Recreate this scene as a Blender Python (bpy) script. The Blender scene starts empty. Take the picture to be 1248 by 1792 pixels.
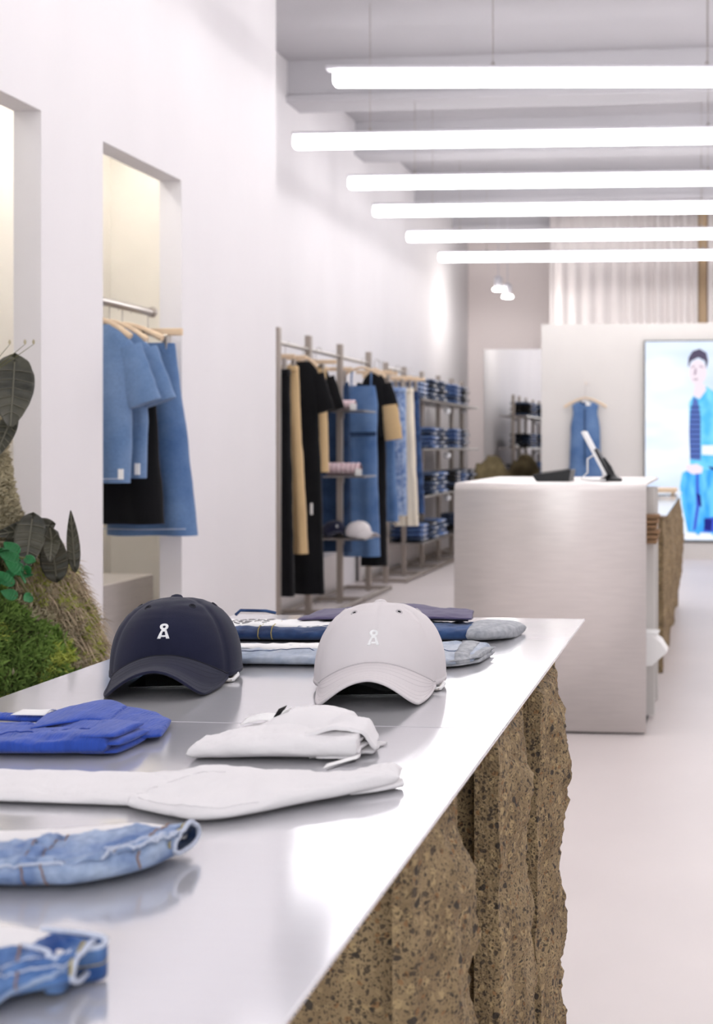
import bpy, math, random
import numpy as np
from mathutils import Vector, Matrix, noise

random.seed(7)
np.random.seed(7)
PI = math.pi
sc = bpy.context.scene
COL = sc.collection

# ------------------------------------------------------------------ camera
cam_d = bpy.data.cameras.new('camera')
cam = bpy.data.objects.new('camera', cam_d)
COL.objects.link(cam)
cam.location = (0, 0, 1.22)
cam.rotation_euler = (PI / 2, 0, math.radians(5.654))
cam_d.sensor_fit = 'VERTICAL'
cam_d.sensor_height = 36
cam_d.sensor_width = 36
cam_d.lens = 44.196
cam_d.shift_x = -0.2278
cam_d.shift_y = -0.0647
cam_d.clip_start = 0.05
cam_d.clip_end = 100
cam_d.dof.use_dof = True
cam_d.dof.focus_distance = 1.9
cam_d.dof.aperture_fstop = 6.3
sc.camera = cam

# ------------------------------------------------------------------ world: daylight through the open shop front behind the camera
w = bpy.data.worlds.new('daylight')
sc.world = w
w.use_nodes = True
w.node_tree.nodes['Background'].inputs[0].default_value = (0.97, 0.98, 1.0, 1)
w.node_tree.nodes['Background'].inputs[1].default_value = 1.8

sc.view_settings.view_transform = 'Standard'
sc.view_settings.look = 'None'
sc.view_settings.gamma = 1
sc.view_settings.use_curve_mapping = False
sc.view_settings.exposure = 0.27
sc.cycles.use_denoising = True
sc.cycles.max_bounces = 7
sc.cycles.diffuse_bounces = 4
sc.cycles.glossy_bounces = 4
sc.cycles.transmission_bounces = 5
sc.cycles.caustics_reflective = False
sc.cycles.caustics_refractive = False
sc.cycles.use_light_tree = False
sc.cycles.use_adaptive_sampling = True
sc.cycles.adaptive_threshold = 0.03
sc.cycles.sample_clamp_indirect = 6
LAMP = 9.0          # emission of the long lamps


# ------------------------------------------------------------------ materials
def srgb(r, g, b):
    def f(c):
        c /= 255.
        return c / 12.92 if c <= .04045 else ((c + .055) / 1.055) ** 2.4
    return (f(r), f(g), f(b), 1)


MATS = {}


def mat(name, col, rough=.6, metal=0., var=0., vscale=6., bump=0., bscale=60., stretch=None, coat=0., emit=None, es=0.,
        trans=0., ior=1.45, sheen=0., spec=.5, col2=None, aniso=0.):
    m = bpy.data.materials.new(name)
    m.use_nodes = True
    nt = m.node_tree
    b = nt.nodes['Principled BSDF']
    c = srgb(*col)
    b.inputs['Base Color'].default_value = c
    b.inputs['Roughness'].default_value = rough
    b.inputs['Metallic'].default_value = metal
    b.inputs['IOR'].default_value = ior
    b.inputs['Specular IOR Level'].default_value = spec
    if trans: b.inputs['Transmission Weight'].default_value = trans
    if coat: b.inputs['Coat Weight'].default_value = coat
    if sheen:
        b.inputs['Sheen Weight'].default_value = sheen
        b.inputs['Sheen Roughness'].default_value = .5
    if emit:
        b.inputs['Emission Color'].default_value = srgb(*emit)
        b.inputs['Emission Strength'].default_value = es
    if var or bump:
        tc = nt.nodes.new('ShaderNodeTexCoord')
        mp = nt.nodes.new('ShaderNodeMapping')
        nt.links.new(tc.outputs['Object'], mp.inputs[0])
        if stretch: mp.inputs['Scale'].default_value = stretch
    if var:
        n = nt.nodes.new('ShaderNodeTexNoise')
        n.inputs['Scale'].default_value = vscale
        n.inputs['Detail'].default_value = 6
        nt.links.new(mp.outputs[0], n.inputs['Vector'])
        r = nt.nodes.new('ShaderNodeValToRGB')
        r.color_ramp.elements[0].position = .32
        r.color_ramp.elements[1].position = .68
        c2 = srgb(*col2) if col2 else [min(1, x * (1 + var)) for x in c[:3]] + [1]
        c1 = c if col2 else [x * (1 - var) for x in c[:3]] + [1]
        r.color_ramp.elements[0].color = c1
        r.color_ramp.elements[1].color = c2
        nt.links.new(n.outputs[0], r.inputs[0])
        nt.links.new(r.outputs[0], b.inputs['Base Color'])
    if bump:
        n2 = nt.nodes.new('ShaderNodeTexNoise')
        n2.inputs['Scale'].default_value = bscale
        n2.inputs['Detail'].default_value = 4
        nt.links.new(mp.outputs[0], n2.inputs['Vector'])
        bp = nt.nodes.new('ShaderNodeBump')
        bp.inputs['Strength'].default_value = bump
        bp.inputs['Distance'].default_value = .01
        nt.links.new(n2.outputs[0], bp.inputs['Height'])
        nt.links.new(bp.outputs[0], b.inputs['Normal'])
    if aniso:
        b.inputs['Anisotropic'].default_value = aniso
    MATS[name] = m
    return m


def denim(name, dark, light, scale=9.):
    """washed denim: cloudy fading plus fine diagonal twill"""
    m = mat(name, dark, rough=.85, var=.01, col2=light, vscale=scale, sheen=.15, spec=.2)
    nt = m.node_tree
    b = nt.nodes['Principled BSDF']
    tc = [n for n in nt.nodes if n.type == 'TEX_COORD'][0]
    wv = nt.nodes.new('ShaderNodeTexWave')
    wv.wave_type = 'BANDS'
    wv.bands_direction = 'DIAGONAL'
    wv.inputs['Scale'].default_value = 260
    wv.inputs['Distortion'].default_value = 3
    nt.links.new(tc.outputs['Object'], wv.inputs['Vector'])
    n3 = nt.nodes.new('ShaderNodeTexNoise')
    n3.inputs['Scale'].default_value = 120
    n3.inputs['Detail'].default_value = 3
    nt.links.new(tc.outputs['Object'], n3.inputs['Vector'])
    mx = nt.nodes.new('ShaderNodeMix')
    mx.data_type = 'RGBA'
    mx.blend_type = 'MULTIPLY'
    mx.inputs['Factor'].default_value = .35
    ramp = [n for n in nt.nodes if n.type == 'VALTORGB'][0]
    nt.links.new(ramp.outputs[0], mx.inputs['A'])
    nt.links.new(n3.outputs[0], mx.inputs['B'])
    nt.links.new(mx.outputs['Result'], b.inputs['Base Color'])
    bp = nt.nodes.new('ShaderNodeBump')
    bp.inputs['Strength'].default_value = .25
    bp.inputs['Distance'].default_value = .002
    nt.links.new(wv.outputs[0], bp.inputs['Height'])
    nt.links.new(bp.outputs[0], b.inputs['Normal'])
    return m


def concrete_stone(name):
    """sawn and split concrete with dark and pale pebbles"""
    m = bpy.data.materials.new(name)
    m.use_nodes = True
    nt = m.node_tree
    b = nt.nodes['Principled BSDF']
    b.inputs['Roughness'].default_value = .85
    tc = nt.nodes.new('ShaderNodeTexCoord')
    nz = nt.nodes.new('ShaderNodeTexNoise')
    nz.inputs['Scale'].default_value = 14
    nz.inputs['Detail'].default_value = 8
    nt.links.new(tc.outputs['Object'], nz.inputs['Vector'])
    base = nt.nodes.new('ShaderNodeValToRGB')
    base.color_ramp.elements[0].position = .35
    base.color_ramp.elements[0].color = srgb(136, 115, 84)
    base.color_ramp.elements[1].position = .7
    base.color_ramp.elements[1].color = srgb(176, 153, 116)
    nt.links.new(nz.outputs[0], base.inputs[0])
    cur = base.outputs[0]
    # warp so that the pebbles are not perfect cells
    wn = nt.nodes.new('ShaderNodeTexNoise')
    wn.inputs['Scale'].default_value = 60
    nt.links.new(tc.outputs['Object'], wn.inputs['Vector'])
    va = nt.nodes.new('ShaderNodeVectorMath')
    va.operation = 'MULTIPLY_ADD'
    nt.links.new(wn.outputs['Color'], va.inputs[0])
    va.inputs[1].default_value = (.012, .012, .012)
    nt.links.new(tc.outputs['Object'], va.inputs[2])
    for scale, lo, hi, col, thr, amt in ((70, .34, .42, (200, 174, 128), .66, .55), (110, .33, .42, (190, 166, 124), .55, .45), (60, .26, .33, (62, 56, 50), .8, .95),
                                         (120, .3, .4, (74, 64, 54), .62, .85), (100, .28, .36, (146, 106, 66), .74, .7),
                                         (210, .3, .42, (58, 50, 42), .5, .75), (340, .3, .45, (70, 60, 50), .4, .6)):
        v = nt.nodes.new('ShaderNodeTexVoronoi')
        v.inputs['Scale'].default_value = scale
        nt.links.new(va.outputs[0], v.inputs['Vector'])
        r = nt.nodes.new('ShaderNodeValToRGB')
        r.color_ramp.elements[0].position = lo
        r.color_ramp.elements[0].color = (1, 1, 1, 1)
        r.color_ramp.elements[1].position = hi
        r.color_ramp.elements[1].color = (0, 0, 0, 1)
        nt.links.new(v.outputs['Distance'], r.inputs[0])
        sx = nt.nodes.new('ShaderNodeSeparateColor')
        nt.links.new(v.outputs['Color'], sx.inputs[0])
        gt = nt.nodes.new('ShaderNodeMath')
        gt.operation = 'GREATER_THAN'
        gt.inputs[1].default_value = thr
        nt.links.new(sx.outputs[0], gt.inputs[0])
        mu = nt.nodes.new('ShaderNodeMath')
        mu.operation = 'MULTIPLY'
        nt.links.new(gt.outputs[0], mu.inputs[0])
        nt.links.new(r.outputs[0], mu.inputs[1])
        m2 = nt.nodes.new('ShaderNodeMath')
        m2.operation = 'MULTIPLY'
        m2.inputs[1].default_value = amt
        nt.links.new(mu.outputs[0], m2.inputs[0])
        mx = nt.nodes.new('ShaderNodeMix')
        mx.data_type = 'RGBA'
        nt.links.new(m2.outputs[0], mx.inputs['Factor'])
        nt.links.new(cur, mx.inputs['A'])
        mx.inputs['B'].default_value = srgb(*col)
        cur = mx.outputs['Result']
    nt.links.new(cur, b.inputs['Base Color'])
    bp = nt.nodes.new('ShaderNodeBump')
    bp.inputs['Strength'].default_value = 1.
    bp.inputs['Distance'].default_value = .008
    nb = nt.nodes.new('ShaderNodeTexNoise')
    nb.inputs['Scale'].default_value = 160
    nb.inputs['Detail'].default_value = 5
    nt.links.new(tc.outputs['Object'], nb.inputs['Vector'])
    nt.links.new(nb.outputs[0], bp.inputs['Height'])
    nt.links.new(bp.outputs[0], b.inputs['Normal'])
    MATS[name] = m
    return m


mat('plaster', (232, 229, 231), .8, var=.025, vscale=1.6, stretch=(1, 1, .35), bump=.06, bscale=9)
mat('plaster_cream', (243, 238, 230), .8, var=.03, vscale=3)
mat('plaster_pink', (236, 226, 224), .8)
mat('panel_white', (217, 213, 209), .75, var=.02, vscale=2)
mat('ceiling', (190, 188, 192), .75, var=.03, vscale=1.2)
mat('floor', (223, 214, 212), .42, var=.035, vscale=1.3, bump=.02, bscale=5)
mat('steel_top', (226, 225, 229), .12, metal=.5, var=.015, vscale=40, stretch=(.4, 14, 1), bump=.008, bscale=160, aniso=.3)
mat('steel_counter', (232, 226, 223), .4, metal=.45, var=.03, vscale=8, stretch=(1, 1, 10))
mat('steel', (176, 170, 164), .28, metal=1.)
mat('steel_dark', (172, 163, 154), .42, metal=1.)
mat('mirror', (236, 236, 236), .015, metal=1.)
concrete_stone('stone')
mat('navy', (33, 35, 56), .9, var=.12, vscale=14, bump=.12, bscale=700, sheen=.12, spec=.2)
mat('navy_dark', (22, 23, 34), .9)
mat('cap_white', (222, 216, 217), .9, var=.02, vscale=12, bump=.08, bscale=700, spec=.2)
mat('thread_white', (250, 250, 250), .7, bump=.3, bscale=900)
mat('thread_navy', (24, 25, 38), .8)
mat('thread_greige', (196, 190, 192), .8)
mat('lining_black', (12, 14, 22), .9)
mat('acrylic', (240, 244, 246), .03, trans=.92, ior=1.45)
mat('cotton_white', (236, 233, 234), .9, var=.012, vscale=9, bump=.07, bscale=260, spec=.2, sheen=.1)
mat('cotton_blue', (50, 82, 178), .9, var=.1, vscale=16, bump=.35, bscale=120, stretch=(5, .4, .4), sheen=.25, spec=.2)
mat('cotton_blue_rib', (44, 74, 168), .9, bump=.5, bscale=90, stretch=(4, 1, 1), sheen=.2, spec=.2)
mat('cotton_purple', (88, 80, 112), .9, var=.08, vscale=16, bump=.1, bscale=300, sheen=.2, spec=.2)
denim('denim_light', (86, 122, 184), (190, 208, 236), 30)  # besides fading, the wide tone contrast stands for deep blue shading in folds
denim('denim_pale', (172, 186, 208), (220, 226, 236), 18)
denim('denim_mid', (36, 76, 146), (116, 154, 210), 34)
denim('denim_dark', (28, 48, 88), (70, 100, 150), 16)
denim('denim_cuff', (168, 172, 180), (206, 208, 212), 60)
denim('denim_shirt', (104, 136, 180), (134, 162, 202), 6)
denim('denim_skirt', (82, 116, 166), (114, 146, 192), 6)
denim('denim_navy', (34, 54, 84), (58, 84, 122), 6)
mat('seam_pale', (206, 214, 232), .9, bump=.5, bscale=200)
mat('seam_tan', (150, 124, 112), .9)
mat('seam_gold', (176, 158, 90), .9, bump=.5, bscale=300)
mat('cloth_black', (20, 20, 23), .92, var=.2, vscale=5, sheen=.1, spec=.15)
mat('cloth_beige', (198, 170, 128), .9, var=.06, vscale=6, bump=.1, bscale=120, sheen=.15, spec=.2)
mat('cloth_cream', (226, 216, 198), .9, var=.04, vscale=6, sheen=.15, spec=.2)
mat('wood', (226, 200, 168), .5, var=.08, vscale=8, stretch=(1, 1, 12))
mat('paper', (246, 245, 244), .8)
mat('print_grey', (140, 138, 140), .8)
mat('print_black', (20, 20, 22), .6)
mat('scarf', (232, 218, 220), .9, var=.02, vscale=60, col2=(206, 168, 176))
mat('plastic_black', (24, 25, 28), .45)
mat('plastic_white', (240, 240, 240), .35)
mat('kraft', (150, 118, 88), .8, var=.15, vscale=40)
mat('lamp_housing', (206, 204, 210), .5)
mat('lamp_glow', (255, 255, 255), .5, emit=(254, 252, 252), es=LAMP)
mat('spot_glow', (255, 255, 255), .5, emit=(255, 250, 244), es=30)
mat('knob_white', (238, 238, 240), .25)
mat('curtain', (238, 231, 229), .85, var=.02, vscale=3)
mat('tan_wood', (186, 160, 128), .7, var=.06, vscale=6)
mat('rock', (112, 100, 72), .95, var=.3, vscale=10, bump=.8, bscale=26)
mat('soil', (92, 84, 60), .95, var=.3, vscale=14, bump=.8, bscale=30)
mat('moss_bright', (182, 192, 92), .95, var=.35, vscale=9)
mat('moss_green', (118, 146, 72), .95, var=.4, vscale=9)
mat('moss_dry', (184, 174, 146), .95, var=.25, vscale=9)
mat('root_brown', (178, 160, 134), .95, var=.3, vscale=20)
mat('leaf_dark', (36, 37, 31), .45, var=.3, vscale=16, col2=(76, 74, 60))
mat('leaf_vein', (96, 94, 80), .5)
mat('leaf_succulent', (44, 116, 66), .5, var=.3, vscale=30)
mat('stem', (96, 96, 60), .7)


# ------------------------------------------------------------------ mesh builder
class MB:
    def __init__(s):
        s.v = []
        s.f = []

    def add(s, v, f):
        o = len(s.v)
        s.v += [tuple(p) for p in v]
        s.f += [tuple(i + o for i in q) for q in f]
        return s

    def box(s, x0, x1, y0, y1, z0, z1, bev=0.):
        if bev <= 0:
            v = [(x, y, z) for z in (z0, z1) for y in (y0, y1) for x in (x0, x1)]
            return s.add(v, [(0, 2, 3, 1), (4, 5, 7, 6), (0, 1, 5, 4), (2, 6, 7, 3), (0, 4, 6, 2), (1, 3, 7, 5)])
        b = bev
        # chamfered box: 24 vertices
        v = []
        idx = {}
        for sx in (0, 1):
            for sy in (0, 1):
                for sz in (0, 1):
                    X = (x0, x1)[sx]; Y = (y0, y1)[sy]; Z = (z0, z1)[sz]
                    ix = X + (b if sx == 0 else -b); iy = Y + (b if sy == 0 else -b); iz = Z + (b if sz == 0 else -b)
                    for ax, p in enumerate(((X, iy, iz), (ix, Y, iz), (ix, iy, Z))):
                        idx[(sx, sy, sz, ax)] = len(v)
                        v.append(p)
        f = []
        for ax in range(3):
            for sd in (0, 1):
                o = [a for a in range(3) if a != ax]
                q = []
                for (a, c) in ((0, 0), (1, 0), (1, 1), (0, 1)):
                    k = [0, 0, 0]; k[ax] = sd; k[o[0]] = a; k[o[1]] = c
                    q.append(idx[(k[0], k[1], k[2], ax)])
                if sd ^ (ax == 1) == 0: q = q[::-1]
                f.append(tuple(q))
        for a1 in range(3):
            for a2 in range(a1 + 1, 3):
                a3 = 3 - a1 - a2
                for s1 in (0, 1):
                    for s2 in (0, 1):
                        k = [0, 0, 0]; k[a1] = s1; k[a2] = s2
                        k0 = k[:]; k1 = k[:]; k0[a3] = 0; k1[a3] = 1
                        f.append((idx[(*k0, a1)], idx[(*k1, a1)], idx[(*k1, a2)], idx[(*k0, a2)]))
        for sx in (0, 1):
            for sy in (0, 1):
                for sz in (0, 1):
                    f.append(tuple(idx[(sx, sy, sz, a)] for a in range(3)))
        return s.add(v, f)

    def obox(s, c, size, M):
        hx, hy, hz = [a / 2 for a in size]
        v = [Vector(c) + M @ Vector((x, y, z)) for z in (-hz, hz) for y in (-hy, hy) for x in (-hx, hx)]
        return s.add(v, [(0, 2, 3, 1), (4, 5, 7, 6), (0, 1, 5, 4), (2, 6, 7, 3), (0, 4, 6, 2), (1, 3, 7, 5)])

    def grid(s, fn, nu, nv, cu=False, cv=False):
        v = []
        for i in range(nu + (0 if cu else 1)):
            for j in range(nv + (0 if cv else 1)):
                v.append(fn(i / nu, j / nv))
        nj = nv + (0 if cv else 1)
        ni = nu + (0 if cu else 1)
        f = []
        for i in range(nu):
            for j in range(nv):
                a = i; b = (i + 1) % ni; c = j; d = (j + 1) % nj
                f.append((a * nj + c, b * nj + c, b * nj + d, a * nj + d))
        return s.add(v, f)

    def tube(s, path, r, n=8, cap=True):
        path = [Vector(p) for p in path]
        rs = r if isinstance(r, (list, tuple)) else [r] * len(path)
        v = []; f = []
        ref = None
        for i, p in enumerate(path):
            t = (path[min(i + 1, len(path) - 1)] - path[max(i - 1, 0)]).normalized()
            if ref is None:
                ref = Vector((0, 0, 1)) if abs(t.z) < .9 else Vector((1, 0, 0))
            a = t.cross(ref).normalized()
            b = t.cross(a).normalized()
            ref = -b if ref.dot(-b) > ref.dot(b) else b
            for k in range(n):
                th = 2 * PI * k / n
                v.append(p + a * math.cos(th) * rs[i] + b * math.sin(th) * rs[i])
        for i in range(len(path) - 1):
            for k in range(n):
                k2 = (k + 1) % n
                f.append((i * n + k, i * n + k2, (i + 1) * n + k2, (i + 1) * n + k))
        if cap:
            f.append(tuple(range(n))[::-1])
            f.append(tuple((len(path) - 1) * n + k for k in range(n)))
        return s.add(v, f)

    def lathe(s, prof, c=(0, 0, 0), n=16):
        v = []; f = []
        for r, z in prof:
            for k in range(n):
                th = 2 * PI * k / n
                v.append((c[0] + r * math.cos(th), c[1] + r * math.sin(th), c[2] + z))
        for i in range(len(prof) - 1):
            for k in range(n):
                k2 = (k + 1) % n
                f.append((i * n + k, i * n + k2, (i + 1) * n + k2, (i + 1) * n + k))
        f.append(tuple(range(n))[::-1])
        f.append(tuple((len(prof) - 1) * n + k for k in range(n)))
        return s.add(v, f)

    def prism(s, poly, y0, y1):
        """polygon in x,z extruded along y"""
        n = len(poly)
        v = [(x, y0, z) for x, z in poly] + [(x, y1, z) for x, z in poly]
        f = [tuple(range(n)), tuple(range(2 * n - 1, n - 1, -1))]
        f += [(i, i + n, (i + 1) % n + n, (i + 1) % n) for i in range(n)]
        return s.add(v, f)

    def build(s, name, m, parent=None, off=None, smooth=True, kind=None, label=None, solid=0.):
        v = s.v
        if off is not None:
            v = [(p[0] - off[0], p[1] - off[1], p[2] - off[2]) for p in v]
        me = bpy.data.meshes.new(name)
        me.from_pydata([tuple(p) for p in v], [], s.f)
        me.validate()
        if smooth:
            me.polygons.foreach_set('use_smooth', [True] * len(me.polygons))
            try:
                me.set_sharp_from_angle(angle=math.radians(50))
            except Exception:
                pass
        me.materials.append(MATS[m] if isinstance(m, str) else m)
        o = bpy.data.objects.new(name, me)
        COL.objects.link(o)
        if parent is not None: o.parent = parent
        if kind: o['kind'] = kind
        if label: o['label'] = label
        if solid:
            md = o.modifiers.new('thickness', 'SOLIDIFY')
            md.thickness = solid
            md.offset = 0
        return o


def tag(o, label, cat, group=None):
    o['label'] = label
    o['category'] = cat
    if group: o['group'] = group
    return o


def thing(name, label, cat, loc=(0, 0, 0), rz=0., group=None):
    o = bpy.data.objects.new(name, None)
    COL.objects.link(o)
    o.empty_display_size = .1
    o.location = loc
    o.rotation_euler = (0, 0, rz)
    return tag(o, label, cat, group)


def struct(name, mb, m, **k):
    return mb.build(name, m, kind='structure', smooth=False, **k)


def dup(root, loc=None, rz=None, label=None, group=None):
    r = root.copy()
    COL.objects.link(r)
    if loc is not None: r.location = loc
    if rz is not None: r.rotation_euler = (0, 0, rz)
    if label: r['label'] = label
    if group: r['group'] = group
    for ch in list(root.children):
        c = ch.copy(); COL.objects.link(c); c.parent = r
        for g in list(ch.children):
            d = g.copy(); COL.objects.link(d); d.parent = c
    return r


def ns(x, y, z, s=1., o=0.):
    return noise.noise(Vector((x * s + o, y * s + o * .7, z * s - o * .3)))


def fr(x, y, z, s=1., o=0., oc=4):
    return noise.fractal(Vector((x * s + o, y * s - o, z * s + 2 * o)), .9, 2., oc)


def lerp(a, b, t): return a + (b - a) * t


def curve(pts, u):
    """smooth interpolation through control tuples, u 0..1 (evenly spaced controls)"""
    n = len(pts) - 1
    x = min(max(u, 0), 1) * n
    i = min(int(x), n - 1)
    t = x - i
    p0 = pts[max(i - 1, 0)]; p1 = pts[i]; p2 = pts[i + 1]; p3 = pts[min(i + 2, n)]
    return tuple(.5 * ((2 * b) + (-a + c) * t + (2 * a - 5 * b + 4 * c - d) * t * t + (-a + 3 * b - 3 * c + d) * t ** 3)
                 for a, b, c, d in zip(p0, p1, p2, p3))


def interp(tab, x):
    xs = [t[0] for t in tab]; ys = [t[1] for t in tab]
    if xs[0] > xs[-1]: xs = xs[::-1]; ys = ys[::-1]
    return float(np.interp(x, xs, ys))


# ================================================================== THE ROOM
Y0, Y1 = -2.6, 16.3
struct('floor', MB().box(-3.4, 3.4, Y0, Y1 + .2, -.1, 0), 'floor')
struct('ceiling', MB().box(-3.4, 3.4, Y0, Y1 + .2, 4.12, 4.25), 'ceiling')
struct('wall_right', MB().box(3.0, 3.2, Y0, Y1, 0, 4.12), 'plaster')
mb = MB()
WX0, WX1, WT = -2.4, -2.3, 2.371
for a, b in ((Y0, 3.40), (4.11, 4.548), (5.255, 6.434)):
    mb.box(WX0, WX1, a, b, 0, 4.12)
for a, b in ((3.40, 4.11), (4.548, 5.255)):
    mb.box(WX0, WX1, a, b, WT, 4.12)
mb.box(-3.2, -2.4, 6.38, 6.434, 0, 4.12)
struct('wall_left_front', mb, 'plaster')
struct('wall_left_rear', MB().box(-3.4, -3.2, Y0, Y1, 0, 4.12), 'plaster')
struct('wall_left_alcove', MB().box(-3.198, -2.402, 6.35, 6.379, 0, 2.98).box(-3.198, -3.17, 2.8, 6.35, 0, 2.98), 'plaster_cream')
struct('wall_left_alcove_ceiling', MB().box(-3.17, -2.402, 2.8, 6.35, 2.9, 2.98).box(-3.17, -2.402, 2.74, 2.8, 0, 2.98), 'plaster_cream')
struct('wall_back', MB().box(-3.2, 3.0, 16.2, 16.3, 0, 4.12), 'plaster_pink')
for i, (yy, h) in enumerate(((9.2, .32), (11.0, .3), (13.25, .3), (15.2, .25))):
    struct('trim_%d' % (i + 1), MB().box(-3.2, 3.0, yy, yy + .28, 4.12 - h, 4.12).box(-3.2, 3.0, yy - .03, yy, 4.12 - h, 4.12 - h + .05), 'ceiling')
# shallow ceiling boards between the beams
for i, (x0, x1, a, b) in enumerate(((-3.1, -.2, 7.2, 8.0), (-.1, 2.8, 7.3, 8.1), (-3.0, -1.2, 9.75, 10.3), (-1.0, 1.8, 9.8, 10.4))):
    struct('trim_%d' % (i + 5), MB().box(x0, x1, a, b, 4.09, 4.12), 'ceiling')
# partition that carries the screen
struct('wall_partition', MB().box(-1.885, 1.6, 13.66, 13.82, 0, 2.549), 'panel_white')
struct('baseboard_partition', MB().box(-1.88, 1.6, 13.63, 13.66, 0, .17), 'panel_white')


# ================================================================== LINEAR LAMPS
lamps = [(6.596, -2.035, 'pendant tube lamp nearest the camera, short one ending right of the jutting wall'),
         (7.958, -2.722, 'pendant tube lamp, second from the top, reaching furthest left in view'),
         (9.245, -2.737, 'pendant tube lamp, third from the top of the row'),
         (10.367, -2.857, 'pendant tube lamp, fourth from the top of the row'),
         (11.674, -2.891, 'pendant tube lamp, fifth from the top, second lowest in view'),
         (12.98, -2.872, 'pendant tube lamp furthest away, lowest in view above the curtain'),
         (5.05, -2.0, 'pendant tube lamp just out of view above the counter'),
         (3.75, -2.0, 'pendant tube lamp overhead in front of the counter'),
         (2.45, -2.0, 'pendant tube lamp overhead above the steel table')]
for yy, xl, lab in lamps:
    t = thing('pendant_lamp', 'white glowing ' + lab, 'lamp', (xl, yy, 3.2), math.radians(5.2 if 6 < yy < 7 else 2.2), group='long pendant lamps')
    x_in = xl
    xr = 2.65 - xl
    xl = 0.
    # rounded diffuser
    prof = []
    for k in range(20):
        a = 2 * PI * k / 20
        c, s_ = math.cos(a), math.sin(a)
        prof.append((.042 * math.copysign(abs(c) ** .55, c), .043 * math.copysign(abs(s_) ** .55, s_) - .005))
    m1 = MB()
    v = []; f = []
    xs = [xl, xl + .006, xl + .02, xr - .02, xr - .006, xr]
    sc_ = [.75, .93, 1, 1, .93, .75]
    for x, q in zip(xs, sc_):
        v += [(x, p[0] * q, p[1] * q) for p in prof]
    n = 20
    for i in range(len(xs) - 1):
        for k in range(n):
            f.append((i * n + k, i * n + (k + 1) % n, (i + 1) * n + (k + 1) % n, (i + 1) * n + k))
    f.append(tuple(range(n))); f.append(tuple(range((len(xs) - 1) * n, len(xs) * n))[::-1])
    m1.add(v, f).build('diffuser', 'lamp_glow', t)
    MB().box(xl - (.04 if 6 < yy < 7 else .004), xr + .04, -.035, .035, .038, .058, .004).build('housing', 'lamp_housing', t, smooth=False)
    for cx in (xl + .5, (xl + xr) / 2, xr - .5) if yy > 7 else (-1.18 - x_in, -.03 - x_in, 2.2 - x_in):
        MB().tube([(cx, 0, .055), (cx, 0, .92)], .0025, 6).build('cable', 'steel', t)
        MB().lathe([(.012, .05), (.012, .07), (.005, .085)], (cx, 0, 0), 10).build('cable_grip', 'steel', t)

# twin spotlights
for i, (x, z, lab) in enumerate(((-2.509, 3.10, 'left of the two small ceiling spotlights near the back wall'),
                                 (-2.408, 3.02, 'right and lower of the two small ceiling spotlights near the back wall'))):
    t = thing('spotlight', lab, 'spotlight', (x, 14.5 + .05 * i, z), group='spotlights')
    MB().lathe([(.045, -.06), (.05, .0), (.05, .08), (.03, .1)], (0, 0, 0), 16).build('head', 'lamp_housing', t)
    MB().lathe([(.044, -.07), (.062, -.066), (.06, -.045), (.044, -.04)], (0, 0, 0), 16).build('lens', 'spot_glow', t)
    MB().tube([(0, 0, .09), (0, 0, 4.12 - z)], .005, 8).build('stem', 'lamp_housing', t)
    ld = bpy.data.lights.new('spot_beam', 'POINT')
    ld.energy = 9
    ld.color = (1, .96, .92)
    ld.shadow_soft_size = .06
    lo = bpy.data.objects.new('spot_beam', ld)
    COL.objects.link(lo)
    lo.parent = t
    lo.location = (0, 0, -.15)
# ceiling air unit
t = thing('ceiling_vent', 'flat white ceiling air unit above the back partition', 'vent', (0, 14.1, 4.0))
MB().box(-1.15, .9, -.3, .3, -.02, .1, .02).build('body', 'lamp_housing', t, smooth=False)
for k in range(3):
    MB().box(-1.0, .75, -.2 + .16 * k, -.14 + .16 * k, -.03, -.018).build('slot', 'ceiling', t, smooth=False)

# warm strip light inside the alcove behind the wall openings
t = thing('alcove_strip_light', 'warm strip light hidden at the top of the alcove', 'lamp', (-2.8, 4.9, 2.86))
mat('warm_glow', (255, 240, 210), .5, emit=(255, 252, 246), es=13)
MB().box(-.05, .05, -1.3, 1.3, 0, .02).build('diffuser', 'warm_glow', t, smooth=False)
MB().box(-.06, .06, -1.32, 1.32, .02, .04).build('housing', 'lamp_housing', t, smooth=False)

# ================================================================== BACK OF THE SHOP
# pleated curtain
def curtain(x0, x1, y, z0, z1, name, label):
    def fn(u, v):
        x = lerp(x0, x1, u)
        return (x, y + .03 * math.sin(x * 2 * PI / .16 + .6 * math.sin(3 * x)) + .012 * math.sin(x * 41), lerp(z0, z1, v))
    o = MB().grid(fn, 260, 6).build(name, 'curtain', solid=.01)
    return tag(o, label, 'curtain')
curtain(-1.963, -.195, 15.0, .02, 4.1, 'curtain', 'pale pleated curtain hanging behind the screen partition')
curtain(-.075, 2.6, 15.0, .02, 4.1, 'curtain', 'pale pleated curtain right of the tan post, mostly out of frame')
tag(MB().box(-.19, -.08, 15.02, 15.1, 0, 4.1, .01).build('wooden_post', 'tan_wood', smooth=False), 'tan wooden post standing between the pleated curtains', 'post')

# tall mirror
t = thing('wall_mirror', 'tall frameless mirror on the back wall, reflecting rack posts', 'mirror', (-2.5, 16.17, 0))
MB().box(-.485, .9, -.012, .0, .02, 2.474).build('glass', 'mirror', t, smooth=False)
MB().box(-.475, .89, .001, .028, .03, 2.46).build('backing', 'panel_white', t, smooth=False)

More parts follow.
